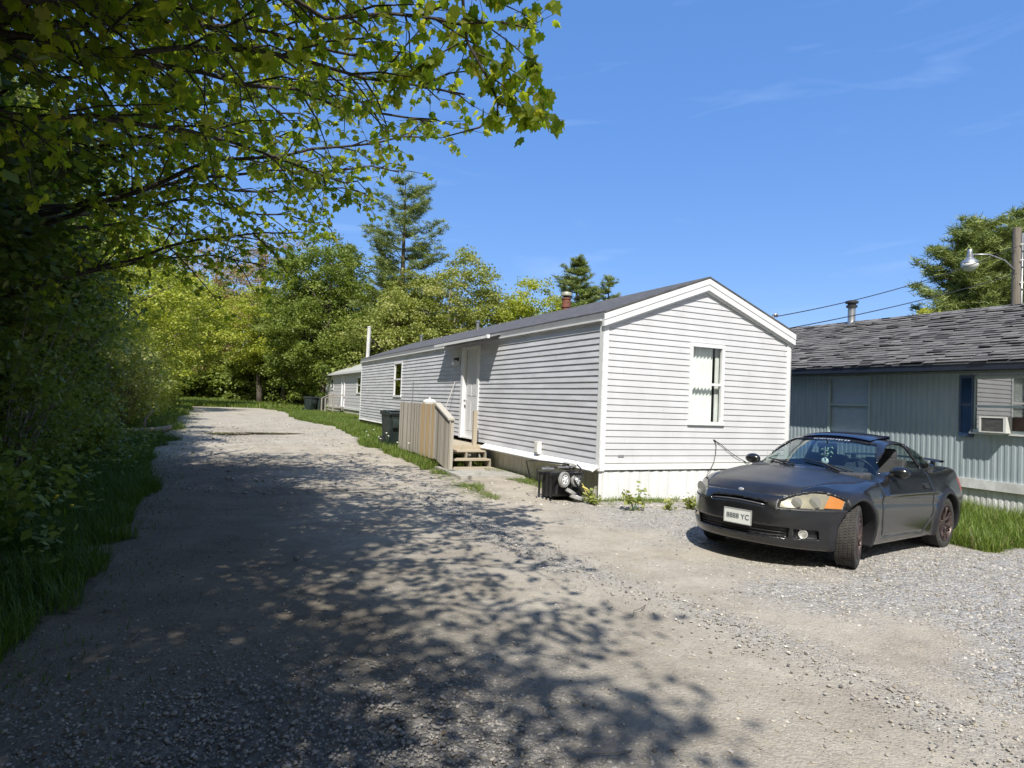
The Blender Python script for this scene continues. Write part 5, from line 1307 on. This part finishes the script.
def far_tree(label, x, y, H, R_, material, bottom=.18, ncl=90, per=95, leaf=.16, name='broadleaf_tree', bark=None, group=None, clr=.8, trunk_r=None, irregular=.35, open_=.0, nlimb=22, shell=.5):
    z0 = zf(x, y); t = thing(name, label, 'tree', (x, y, z0), 0, group)
    leaf *= 1.2; ncl = int(ncl * 1.35); per = int(per * 1.35)
    c, P, b = crown_points(R_, H * (1 - bottom), H * bottom, ncl, per, clr=clr, irregular=irregular, shell=shell)
    mb = MB(); r_ = trunk_r or .018 * H
    tp = [(.15 * math.sin(a * 4 + x), .15 * math.cos(a * 3 + y) - .15, -.3 + H * .86 * a) for a in np.linspace(0, 1, 8)]
    mb.tube(tp, list(np.linspace(r_, r_ * .2, 8)), 8)
    for i in rng.choice(len(c), min(nlimb, len(c)), replace=False):
        e = c[i]; hs = max(.12 * H, min(e[2] * .72, .8 * H)); q = hs / (H * .86); m_ = curve3((tp[0][0], tp[0][1], hs), ((e[0]) * .5, e[1] * .5, hs + (e[2] - hs) * .7), e, 6)
        mb.tube([tuple(p) for p in m_], list(np.linspace(r_ * .38, .012, 6)), 5, cap=False)
    mb.build('trunk', bark or M_bark, t, smooth=True)
    leaves('crown', P, leaf * rng.uniform(.6, 1.2, len(P)), OVAL_V, OVAL_F, material, t, dip=(-.3, .9), tiltn=.8, rnd=b, widen=1.25)
    return t
def pine(label, x, y, H, Rb, material=L_pine, crown_from=.2, group='white pines on the skyline', whorl=.62, nb=6, top_narrow=.9, tuft=.30, wig=.25, dens=1.0):
    z0 = zf(x, y); t = thing('pine_tree', label, 'tree', (x, y, z0), 0, group)
    mb = MB(); mb.tube([(.0, 0, -.3), (.1, .05, H * .5), (0, 0, H)], [.018 * H, .012 * H, .02], 10)
    P = []; Y = []; Z = H * crown_from
    while Z < H - .25:
        f = (Z - H * crown_from) / (H * (1 - crown_from)); prof = Rb * (1 - f ** 1.5) ** top_narrow * (.55 + .45 * min(1, f * 3.5)) + .25
        for i in range(nb):
            a = rng.uniform(0, 2 * math.pi); L_ = prof * rng.uniform(.45, 1.15); el = rng.uniform(-.08, .18) + .35 * f
            e = np.array([math.cos(a) * L_, math.sin(a) * L_, Z + L_ * el + rng.normal(0, .1)]); m_ = np.array([e[0] * .5, e[1] * .5, Z + (e[2] - Z) * .2 - .04 * L_])
            cp = curve3((0, 0, Z), m_, e + np.array([0, 0, .06 * L_]), 6); mb.tube([tuple(p) for p in cp], list(np.linspace(.05 * (1 - .7 * f) + .01, .01, 6)), 5, cap=False)
            n = max(3, int(L_ * 7.5 * dens))
            for k_ in range(n):
                tt = .30 + .70 * (k_ + rng.random()) / n; q = tt * 5; j = min(int(q), 4); p = cp[j] + (cp[j + 1] - cp[j]) * (q - j)
                sp = wig * L_ * (1.15 - tt) + .10
                pr = np.array([-math.sin(a), math.cos(a), 0]) * rng.normal(0, sp * .75) + np.array([0, 0, rng.normal(.03, .06)])
                P.append(p + pr)
        Z += whorl * rng.uniform(.7, 1.3)
    mb.build('trunk', M_bark, t, smooth=True)
    P = np.array(P); per = 17; c = np.repeat(P, per, 0) + rng.normal(0, .09, (len(P) * per, 3)) * np.array([1, 1, .45])
    b = np.clip(np.repeat(rng.normal(.5, .25, len(P)), per) + rng.normal(0, .15, len(c)), 0, 1)
    leaves('crown', c, tuft * rng.uniform(.6, 1.15, len(c)), NEED_V, NEED_F, material, t, dip=(-1.0, .25), tiltn=1.0, rnd=b, widen=2.0)
    return t
G_far = 'trees in the wood behind the homes'
far_tree('tree just behind the camera on the left whose crown shades the near road', -5.3, -1.2, 11.5, 3.2, L_mid, bottom=.52, ncl=120, per=90, leaf=.15, clr=.7, shell=.2)
far_tree('tall tree left of the camera whose high crown shades the dark verge', -6.4, 1.6, 12.0, 3.3, L_mid, bottom=.55, ncl=130, per=90, leaf=.15, clr=.7, shell=.2)
pine('tall white pine standing highest on the skyline left of the roof', -9.0, 50, 18.8, 5.0, crown_from=.12, whorl=1.0, nb=6, tuft=.42, dens=1.15, top_narrow=.5, wig=.3)
pine('small dark pine above the rusty roof flue', 5.9, 62, 15.8, 3.4, crown_from=.2, whorl=.55, nb=7, tuft=.42, dens=1.5, top_narrow=.6)
pine('thin pale pine right of the one above the flue', 9.6, 66, 15.0, 3.8, L_pinel, crown_from=.25, whorl=.75, nb=6, tuft=.42, dens=1.3)
pine('low pine top peeping over the home roof at its right', 13.5, 68, 13.4, 4.0, crown_from=.25, whorl=.75, nb=6, tuft=.42, dens=1.3)
pine('pine half hidden behind the left leafy trees', -15.5, 58, 15.5, 4.4, crown_from=.1, tuft=.42, dens=1.4)
pine('dark pine close behind the tall white pine', -11.8, 57, 14.4, 4.4, crown_from=.1, tuft=.42, dens=1.4)
pine('large bushy pine behind the shingle roof beside the utility pole', 20.6, 28, 10.5, 3.6, L_pinel, crown_from=.12, whorl=.34, nb=9, tuft=.32, top_narrow=.6, dens=2.0)
pine('taller bushy pine at the right edge of the photo', 23.6, 29, 11.6, 3.8, L_pinel, crown_from=.12, whorl=.38, nb=9, tuft=.32, top_narrow=.65, dens=1.7)
far_tree('little yellow leaved tree peeping over the shingle roof', 14.6, 22.6, 5.65, 1.2, L_yellow, ncl=30, per=80, leaf=.11, clr=.4, group=None)
far_tree('tall mid green tree left of the tall pine', -14.3, 49, 13.6, 3.8, L_mid, bottom=.05, ncl=190, group=G_far)
far_tree('rounded green tree between the pine and the yellow maples', -17.0, 52, 12.6, 3.8, L_mid, bottom=.05, ncl=170, group=G_far)
far_tree('pinkish budding tree rising behind the yellow green maples', -25.0, 63, 17.5, 4.0, L_bud, ncl=120, per=90, leaf=.13, group=G_far, bark=M_barkp)
far_tree('pale budding tree at the far left of the wood', -31.0, 66, 17.0, 4.4, L_bud, ncl=120, per=90, leaf=.13, group=G_far, bark=M_barkp)
far_tree('wide light green tree right above the long roof', -4.8, 48, 12.4, 5.0, L_light, bottom=.05, ncl=260, per=95, leaf=.15, group=G_far, clr=.75, bark=M_barkp)
far_tree('lower light green tree sloping down to the roof', -1.0, 49, 10.0, 4.2, L_light, bottom=.05, ncl=190, group=G_far, bark=M_barkp)
far_tree('bright green round tree just left of the rusty flue', 1.3, 46, 10.3, 3.0, L_yellow, bottom=.05, ncl=150, per=95, leaf=.14, group=G_far, clr=.65)
far_tree('light green tree in front of the tall pine', -8.2, 45, 8.6, 3.3, L_light, ncl=110, group=G_far)
far_tree('green bush like tree above the far home roof', -11.4, 47, 7.6, 3.0, L_mid, ncl=100, group=G_far)
far_tree('light tree behind the far home', -7.0, 56, 10.5, 3.6, L_light, ncl=90, group=G_far)
far_tree('green tree low behind the home roof near the flue', 4.4, 55, 10.2, 3.6, L_mid, bottom=.05, ncl=150, group=G_far)
far_tree('pale tree low behind the gable peak', 8.6, 58, 10.4, 3.8, L_light, bottom=.05, ncl=130, group=G_far)
far_tree('yellow green maple with a dark trunk on the far lawn', -22.6, 57.5, 10.8, 3.9, L_yellow, bottom=.26, ncl=130, per=90, trunk_r=.30, group=G_far)
far_tree('second yellow green maple with its trunk close right of the first', -20.6, 58.5, 9.8, 3.2, L_yellow, bottom=.30, ncl=90, per=90, trunk_r=.28, group=G_far)
far_tree('big bright yellow green maple at the bend of the road', -24.6, 45, 10.6, 4.6, L_yellow, bottom=.10, ncl=170, per=90, group=G_far)
far_tree('yellow green maple left of the far road', -20.3, 33.5, 8.6, 3.6, L_yellow, bottom=.08, ncl=140, per=110, leaf=.13, group=G_far)
far_tree('thin brownish tree beside the second far maple', -18.2, 60, 9.5, 2.4, L_light, ncl=50, per=60, group=G_far)
# the row that closes the view, one tree after another
bgl = ['dark tree closing the view at the far left', 'dark tree at the end of the lawn', 'shady green tree behind the far maples', 'dark tree just left of the far home', 'deep green tree above the far home']
i = 0
for x in np.arange(-78, 32, 5.2):
    yy = 72 + 6 * math.sin(x * .7); Hh = (13.5 + 2.5 * math.sin(x * 1.3)) * (1 if x < -8 else .66)
    sidew = 'left end' if x < -45 else ('left' if x < -25 else ('middle' if x < -5 else 'right'))
    far_tree('dark green tree in the far row closing the view behind all other trees', x, yy, Hh, 3.9, (L_dark, L_mid)[i % 2], bottom=-.05, ncl=130, per=85, leaf=.34, group='background row of dark trees', clr=1.1, nlimb=8); i += 1
for i in range(15):
    x = -62 + i * 4.6; far_tree('low dark understorey tree filling the foot of the wood behind the lawn', x, 66 + 2 * math.sin(i * 2.1), 5.2 + math.sin(i * 1.7), 3.4, L_mid, bottom=-.1, ncl=110, per=80, leaf=.30, group='understorey behind the lawn', clr=1.0, nlimb=5)
# the left wood along the road
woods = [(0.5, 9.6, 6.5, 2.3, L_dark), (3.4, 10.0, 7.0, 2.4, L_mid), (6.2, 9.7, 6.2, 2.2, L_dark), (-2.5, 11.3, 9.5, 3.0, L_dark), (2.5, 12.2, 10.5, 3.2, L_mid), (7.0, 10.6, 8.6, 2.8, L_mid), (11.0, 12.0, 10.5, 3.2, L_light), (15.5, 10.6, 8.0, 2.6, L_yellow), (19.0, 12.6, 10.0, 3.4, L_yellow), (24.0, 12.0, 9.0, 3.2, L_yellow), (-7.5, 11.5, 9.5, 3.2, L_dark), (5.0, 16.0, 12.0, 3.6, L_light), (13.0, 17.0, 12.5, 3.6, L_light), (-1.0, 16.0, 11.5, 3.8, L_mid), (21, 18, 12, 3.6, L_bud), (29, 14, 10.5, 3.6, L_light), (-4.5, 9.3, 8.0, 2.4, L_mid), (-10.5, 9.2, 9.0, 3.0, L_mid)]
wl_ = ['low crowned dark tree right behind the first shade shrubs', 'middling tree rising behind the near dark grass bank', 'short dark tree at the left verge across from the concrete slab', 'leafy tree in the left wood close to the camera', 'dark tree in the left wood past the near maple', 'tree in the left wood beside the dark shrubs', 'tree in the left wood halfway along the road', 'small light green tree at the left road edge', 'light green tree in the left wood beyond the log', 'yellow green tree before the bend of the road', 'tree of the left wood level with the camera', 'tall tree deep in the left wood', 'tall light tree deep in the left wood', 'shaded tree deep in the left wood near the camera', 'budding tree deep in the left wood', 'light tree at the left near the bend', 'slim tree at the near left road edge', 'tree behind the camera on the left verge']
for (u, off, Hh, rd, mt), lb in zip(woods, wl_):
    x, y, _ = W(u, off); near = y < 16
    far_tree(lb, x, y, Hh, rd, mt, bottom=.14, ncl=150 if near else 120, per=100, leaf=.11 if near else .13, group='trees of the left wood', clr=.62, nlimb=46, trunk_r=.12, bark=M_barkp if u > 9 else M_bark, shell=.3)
# shrubs on the verge
def shrub(label, u, off, h, r_, material, n=6500, leaf=.075):
    x, y, _ = W(u, off); t = thing('shrub', label, 'shrub', (x, y, zf(x, y)), 0, 'shrubs along the left road edge')
    c, P, b = crown_points(r_, h * 1.05, -.05 * h, 70, n // 70, clr=.42, squash=.6, shell=.35)
    P[:, 2] = np.abs(P[:, 2]); mb = MB()
    for i in range(34):
        e = c[i] * (1.0 if i % 2 else 1.22); mb.tube([tuple(p) for p in curve3((rng.normal(0, .15), rng.normal(0, .15), -.1), (e[0] * .3, e[1] * .3, abs(e[2]) * .6), (e[0], e[1], abs(e[2])), 5)], [.018, .015, .012, .009, .004], 5, cap=False)
    mb.build('stem', M_barkp, t, smooth=True)
    leaves('foliage', P, leaf * rng.uniform(.6, 1.3, len(P)), OVAL_V, OVAL_F, material, t, dip=(-.2, 1.0), tiltn=.7, rnd=b, widen=1.2)
lbs = ['dark shrub beside the camera on the left verge', 'dark shrub at the lower left corner of the photo', 'dark shrub above the yellow dandelions', 'broad dark shrub filling the left frame edge past the dandelions',
       'darkest shrub at the left edge of the photo', 'shade shrub between the dark left edge and the first grass bank', 'shrub behind the near dark grass bank', 'shrub across the road from the tipped cart', 'shrub across the road from the concrete slab',
       'shrub across the road from the door steps', 'shrub just before the fallen log', 'shrub right behind the fallen log', 'first shrub past the fallen log', 'light green shrub across from the near bin', 'light green shrub level with the road puddles',
       'first yellow green shrub past the puddles', 'yellow green shrub across from the home side window', 'yellow green shrub across from the far corner of the white home', 'low yellow shrub hanging over the far road edge', 'yellow green shrub across from the far grey home',
       'second last yellow green shrub before the bend', 'last yellow green shrub before the bend']
for ss, lb in enumerate(lbs):
    u = -9.0 + 1.95 * ss
    off = (9.0 if u < 9 else 8.6) + .5 * math.sin(u * 1.7) + (1.5 if 9.5 < u < 14.2 else 0); h = 2.3 + 1.25 * math.sin(u * 2.3 + 1); mt = L_mid if u < 10 else (L_light if u < 15 else L_yellow)
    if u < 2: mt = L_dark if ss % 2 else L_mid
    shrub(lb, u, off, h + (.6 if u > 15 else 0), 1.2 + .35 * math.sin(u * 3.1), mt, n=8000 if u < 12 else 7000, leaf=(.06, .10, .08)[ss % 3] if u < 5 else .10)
lb2 = ['lower left corner', 'dandelions', 'near dark grass bank', 'big leaved low shrub', 'slab side of the road', 'door steps side of the road', 'fallen log', 'near bin side of the road', 'road puddles', 'long home side window', 'far grey home', 'bend of the road']
for (u, off, h), lb in zip(((-5, 10.4, 4.2), (-1.5, 10.6, 4.6), (1.5, 10.0, 4.2), (4.5, 10.4, 4.8), (8.5, 10.2, 4.4), (12, 9.9, 4.2), (16, 10.2, 4.6), (20.5, 9.8, 4.4), (25, 10.2, 4.6), (30, 10.5, 4.6), (35, 10, 4.2), (39, 12, 4)), lb2):
    shrub('tall leafy shrub of the second row, standing behind the ' + lb, u, off, h, 1.9, L_mid if u < 12 else (L_light if u < 22 else L_yellow), n=11000, leaf=.11)

# ---------------------------------------------------------- grass
BL_V = np.array([(-.5, 0, 0), (.5, 0, 0), (-.35, .5, .04), (.35, .5, .04), (0, 1, .22)], float); BL_F = np.array([(0, 1, 3), (0, 3, 2), (2, 3, 4)])
def grass(label, ur, offr, n, h, material, thr=.55, wid=.0085, cond=None, clump=.5, name='grass'):
    u = rng.uniform(*ur, n); off = rng.uniform(*offr, n)
    p = P0[None] + Uv[None] * u[:, None] + Nv[None] * off[:, None]; x, y = p[:, 0], p[:, 1]
    _, _, g, _ = masks(x, y); nn = fbm(x * 2.2, y * 2.2, 77, 3)
    keep = (g + .5 * (nn - .5) > thr) & (rng.random(n) < clump + (1 - clump) * nn * 1.6)
    if cond is not None: keep &= cond(u, off)
    x, y, nn = x[keep], y[keep], nn[keep]; k = len(x); z = zg(x, y)
    hh = rng.uniform(h[0], h[1], k) * (.55 + .9 * nn); yaw = rng.uniform(0, 6.28, k); ln = rng.uniform(.05, .55, k)
    d = np.stack([np.cos(yaw) * np.sin(ln), np.sin(yaw) * np.sin(ln), np.cos(ln)], -1); sx = np.stack([-np.sin(yaw), np.cos(yaw), np.zeros(k)], -1); bn = np.stack([np.cos(yaw), np.sin(yaw), -.5 * np.ones(k)], -1)
    w_ = wid * rng.uniform(.6, 1.4, k)
    v = np.stack([x, y, z - .01], -1)[:, None] + BL_V[None, :, 0:1] * (w_[:, None] * sx)[:, None] + BL_V[None, :, 1:2] * (hh[:, None] * d)[:, None] + BL_V[None, :, 2:3] * (hh[:, None] * bn)[:, None]
    F = (BL_F[None] + (np.arange(k) * 5)[:, None, None]).reshape(-1, 3)
    o = np_mesh(name, v.reshape(-1, 3), F, material, attr={'rnd': np.repeat(np.clip(rng.normal(.5, .25, k), 0, 1), 5)})
    return setp(o, label, 'grass', kind='stuff')
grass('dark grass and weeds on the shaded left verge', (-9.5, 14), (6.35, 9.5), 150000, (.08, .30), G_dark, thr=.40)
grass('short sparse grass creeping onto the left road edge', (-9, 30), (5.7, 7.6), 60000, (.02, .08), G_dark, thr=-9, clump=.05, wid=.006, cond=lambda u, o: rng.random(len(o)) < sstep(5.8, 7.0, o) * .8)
grass('brighter grass on the far left verge', (14, 40), (6.4, 9.5), 50000, (.12, .35), G_grass, wid=.014)
grass('sunlit grass strip between the road and the white home', (3.9, 36), (-.05, 2.7), 150000, (.07, .26), G_grass, wid=.010, cond=lambda u, o: ~((u < 4.55) & (o < 1.4)))
grass('tall grass between the car and the blue house', (-5, 4.5), (-7.1, -2.2), 90000, (.10, .34), G_grass, wid=.010)
grass('thin grass at the foot of the gable and skirting', (-1.5, 4.0), (-4.4, 1.7), 60000, (.03, .11), G_grass, thr=.42, wid=.007, clump=.2)
grass('rough lawn in front of the far trees', (40.5, 66), (-9, 24), 120000, (.15, .45), G_grass, wid=.035)
grass('grass in front of the far grey home', (18.5, 41), (-3.9, 0.0), 45000, (.10, .30), G_grass, wid=.016, cond=lambda u, o: (u > 24.6) | (o > -.02))
# broad leaved weeds in the shaded verge
n = 16000; uu = rng.uniform(-9, 12, n); oo = rng.uniform(6.9, 9.2, n); p = P0[None] + Uv[None] * uu[:, None] + Nv[None] * oo[:, None]
kp = fbm(p[:, 0] * 1.1, p[:, 1] * 1.1, 91, 3) > .46; p = p[kp]; zz = zg(p[:, 0], p[:, 1]) + rng.uniform(.03, .32, len(p))
o_ = leaves('ground_cover', np.stack([p[:, 0], p[:, 1], zz], -1), rng.uniform(.04, .11, len(p)), OVAL_V, OVAL_F, L_mid, None, dip=(-.5, .5)); setp(o_, 'broad leaved weeds covering the shaded left verge', 'weeds', kind='stuff')
n = 5000; x_ = rng.uniform(-6, 1.2, n); y_ = rng.uniform(1.9, 12, n); u_, off_ = uo(x_, y_); kp = (off_ > 4.6 + 1.6 * rng.random(n)) & (off_ < 7.4); x_, y_ = x_[kp], y_[kp]
o_ = leaves('leaf_litter', np.stack([x_, y_, zg(x_, y_) + .012], -1), rng.uniform(.014, .04, len(x_)), OVAL_V, OVAL_F, attr_mat('dead leaf', [(.09, .06, .035), (.16, .11, .065), (.07, .06, .045)], rough=.9), None, dip=(-.15, .15), tiltn=.15); setp(o_, 'brown leaf litter along the left road edge', 'leaf litter', kind='stuff')
# dandelions, weed clumps, log, twigs
M_yel = mat('dandelion yellow', (.70, .52, .03), rough=.8, var=.15); M_clock = mat('seed head white', (.62, .62, .56), rough=.9)
M_green = mat('stem green', (.07, .13, .03), rough=.7)
def flower(label, x, y, h, head, mt, group, cat, name):
    z0 = zf(x, y); t = thing(name, label, cat, (x, y, z0), random.random() * 6, group)
    k = MB(); k.tube([(0, 0, 0), (.02, .01, h * .6), (.03, 0, h)], [.004, .003, .003], 5); k.build('stem', M_green, t, smooth=True)
    k = MB(); k.lathe([(.004, -.012), (head * .8, -.004), (head, .006), (head * .7, .014), (.003, .018)], 14, Matrix.Translation((.03, 0, h)) @ Matrix.Rotation(random.uniform(-.5, .5), 4, 'X')); k.build('flower', mt, t, smooth=True)
    k = MB()
    for i in range(7):
        a = i * .9; T_ = Matrix.Rotation(a, 4, 'Z'); k.add([(.01, 0, .01), (.06, .015, .04), (.14, 0, .02), (.06, -.015, .04)], [(0, 1, 2, 3)], T_)
    k.build('leaf', M_green, t)
dl = [(-5.25, 6.35, 'lowest left yellow dandelion in the dark verge'), (-5.75, 7.15, 'yellow dandelion at the left frame edge'), (-5.5, 7.45, 'upper left yellow dandelion in the dark verge'), (-4.9, 6.95, 'yellow dandelion nearest the road'), (-4.75, 7.0, 'one of the close pair of yellow dandelions'), (-5.2, 7.35, 'middle yellow dandelion in the dark verge'), (-4.95, 6.65, 'low yellow dandelion below the close pair')]
for x, y, lb in dl: flower(lb, x, y, random.uniform(.22, .34), .022, M_yel, 'dandelions in the left verge', 'dandelion', 'dandelion')
cl = [(8.6, 1.55), (8.15, 1.6), (8.35, 1.35), (7.7, 1.5), (9.2, 1.5), (6.9, 1.45), (5.9, 1.45), (8.9, 1.75), (10.2, 1.5)]
cln = ['white seed head in front of the near bin', 'white seed head just right of the near bin', 'seed head close to the near bin corner', 'seed head at the left end of the railing', 'seed head left of the near bin', 'seed head under the railing boards', 'seed head under the rusty stained boards', 'seed head nearest the road by the bin', 'seed head farthest from the deck']
for (u, off), lb in zip(cl, cln):
    x, y, _ = W(u, off); flower(lb, x, y, random.uniform(.25, .48), .026, M_clock, 'white seed heads by the deck', 'dandelion', 'dandelion_clock')
def weed(label, x, y, h, n):
    t = thing('weed', label, 'weed', (x, y, zf(x, y)), 0, 'weeds at the gable foot'); k = MB(); P = []
    for i in range(9):
        a = random.random() * 6.28; e = (math.cos(a) * h * .45, math.sin(a) * h * .25, h * random.uniform(.5, 1)); k.tube([(0, 0, 0), (e[0] * .4, e[1] * .4, e[2] * .6), e], [.006, .005, .003], 4)
        for j in range(n // 9): P.append(np.array(e) * rng.uniform(.35, 1.05) + rng.normal(0, .035, 3))
    k.build('stem', M_green, t); P = np.array(P); P[:, 2] = np.abs(P[:, 2]); leaves('foliage', P, rng.uniform(.03, .08, len(P)), OVAL_V, OVAL_F, L_light, t, dip=(-.5, 1.0), widen=1.5)
weed('spiky green weed against the white skirting left of the car', 1.88, 9.55, .34, 160); weed('small weed against the white skirting nearer the car', 2.45, 9.75, .15, 60)
weed('weed clump right at the foot of the tipped cart', 1.35, 9.95, .24, 120); weed('low weed by the front of the car', 2.85, 9.95, .24, 120)
lx, ly, _ = W(12.0, 7.85)
t = thing('fallen_log', 'pale grey fallen log lying at the left road edge', 'log', (lx, ly, zf(lx, ly)), 0)
k = MB(); k.tube([(-.95, -.35, .12), (-.5, -.1, .13), (0, .0, .12), (.5, .25, .16), (.85, .45, .22), (1.0, .55, .30)], [.10, .12, .11, .10, .085, .06], 12); k.build('trunk', mat('bleached wood', (.40, .375, .335), rough=.9, scale=7, col2=(.22, .20, .17), bump=.5), t, smooth='auto')
k = MB(); k.tube([(.4, .2, .15), (.35, .35, .5), (.5, .5, .75)], [.04, .03, .015], 7); k.tube([(-.3, -.05, .15), (-.4, .2, .45)], [.03, .012], 6); k.build('branch_stub', M_barkp, t, smooth=True)
tw = [(-1.25, 4.6, 'thin dry twig lying on the shaded middle of the road'), (.6, 2.9, 'pale twig lying on the near gravel'), (-2.3, 4.1, 'forked dry twig on the near left of the road'), (1.1, 5.0, 'small stick lying in the sunlit dirt'), (-.6, 3.7, 'bent twig beside the near stones')]
for x, y, lb in tw:
    t = thing('twig', lb, 'twig', (x, y, zf(x, y) + .012), random.random() * 6, 'dry twigs on the road'); k = MB()
    k.tube([(0, 0, 0), (.10, .02, .01), (.2, .0, .004), (.30, .04, .008)], [.004, .0035, .003, .0015], 5); k.tube([(.12, .02, .008), (.18, .09, .006)], [.0025, .0012], 4); k.build('stick', M_barkp, t, smooth=True)
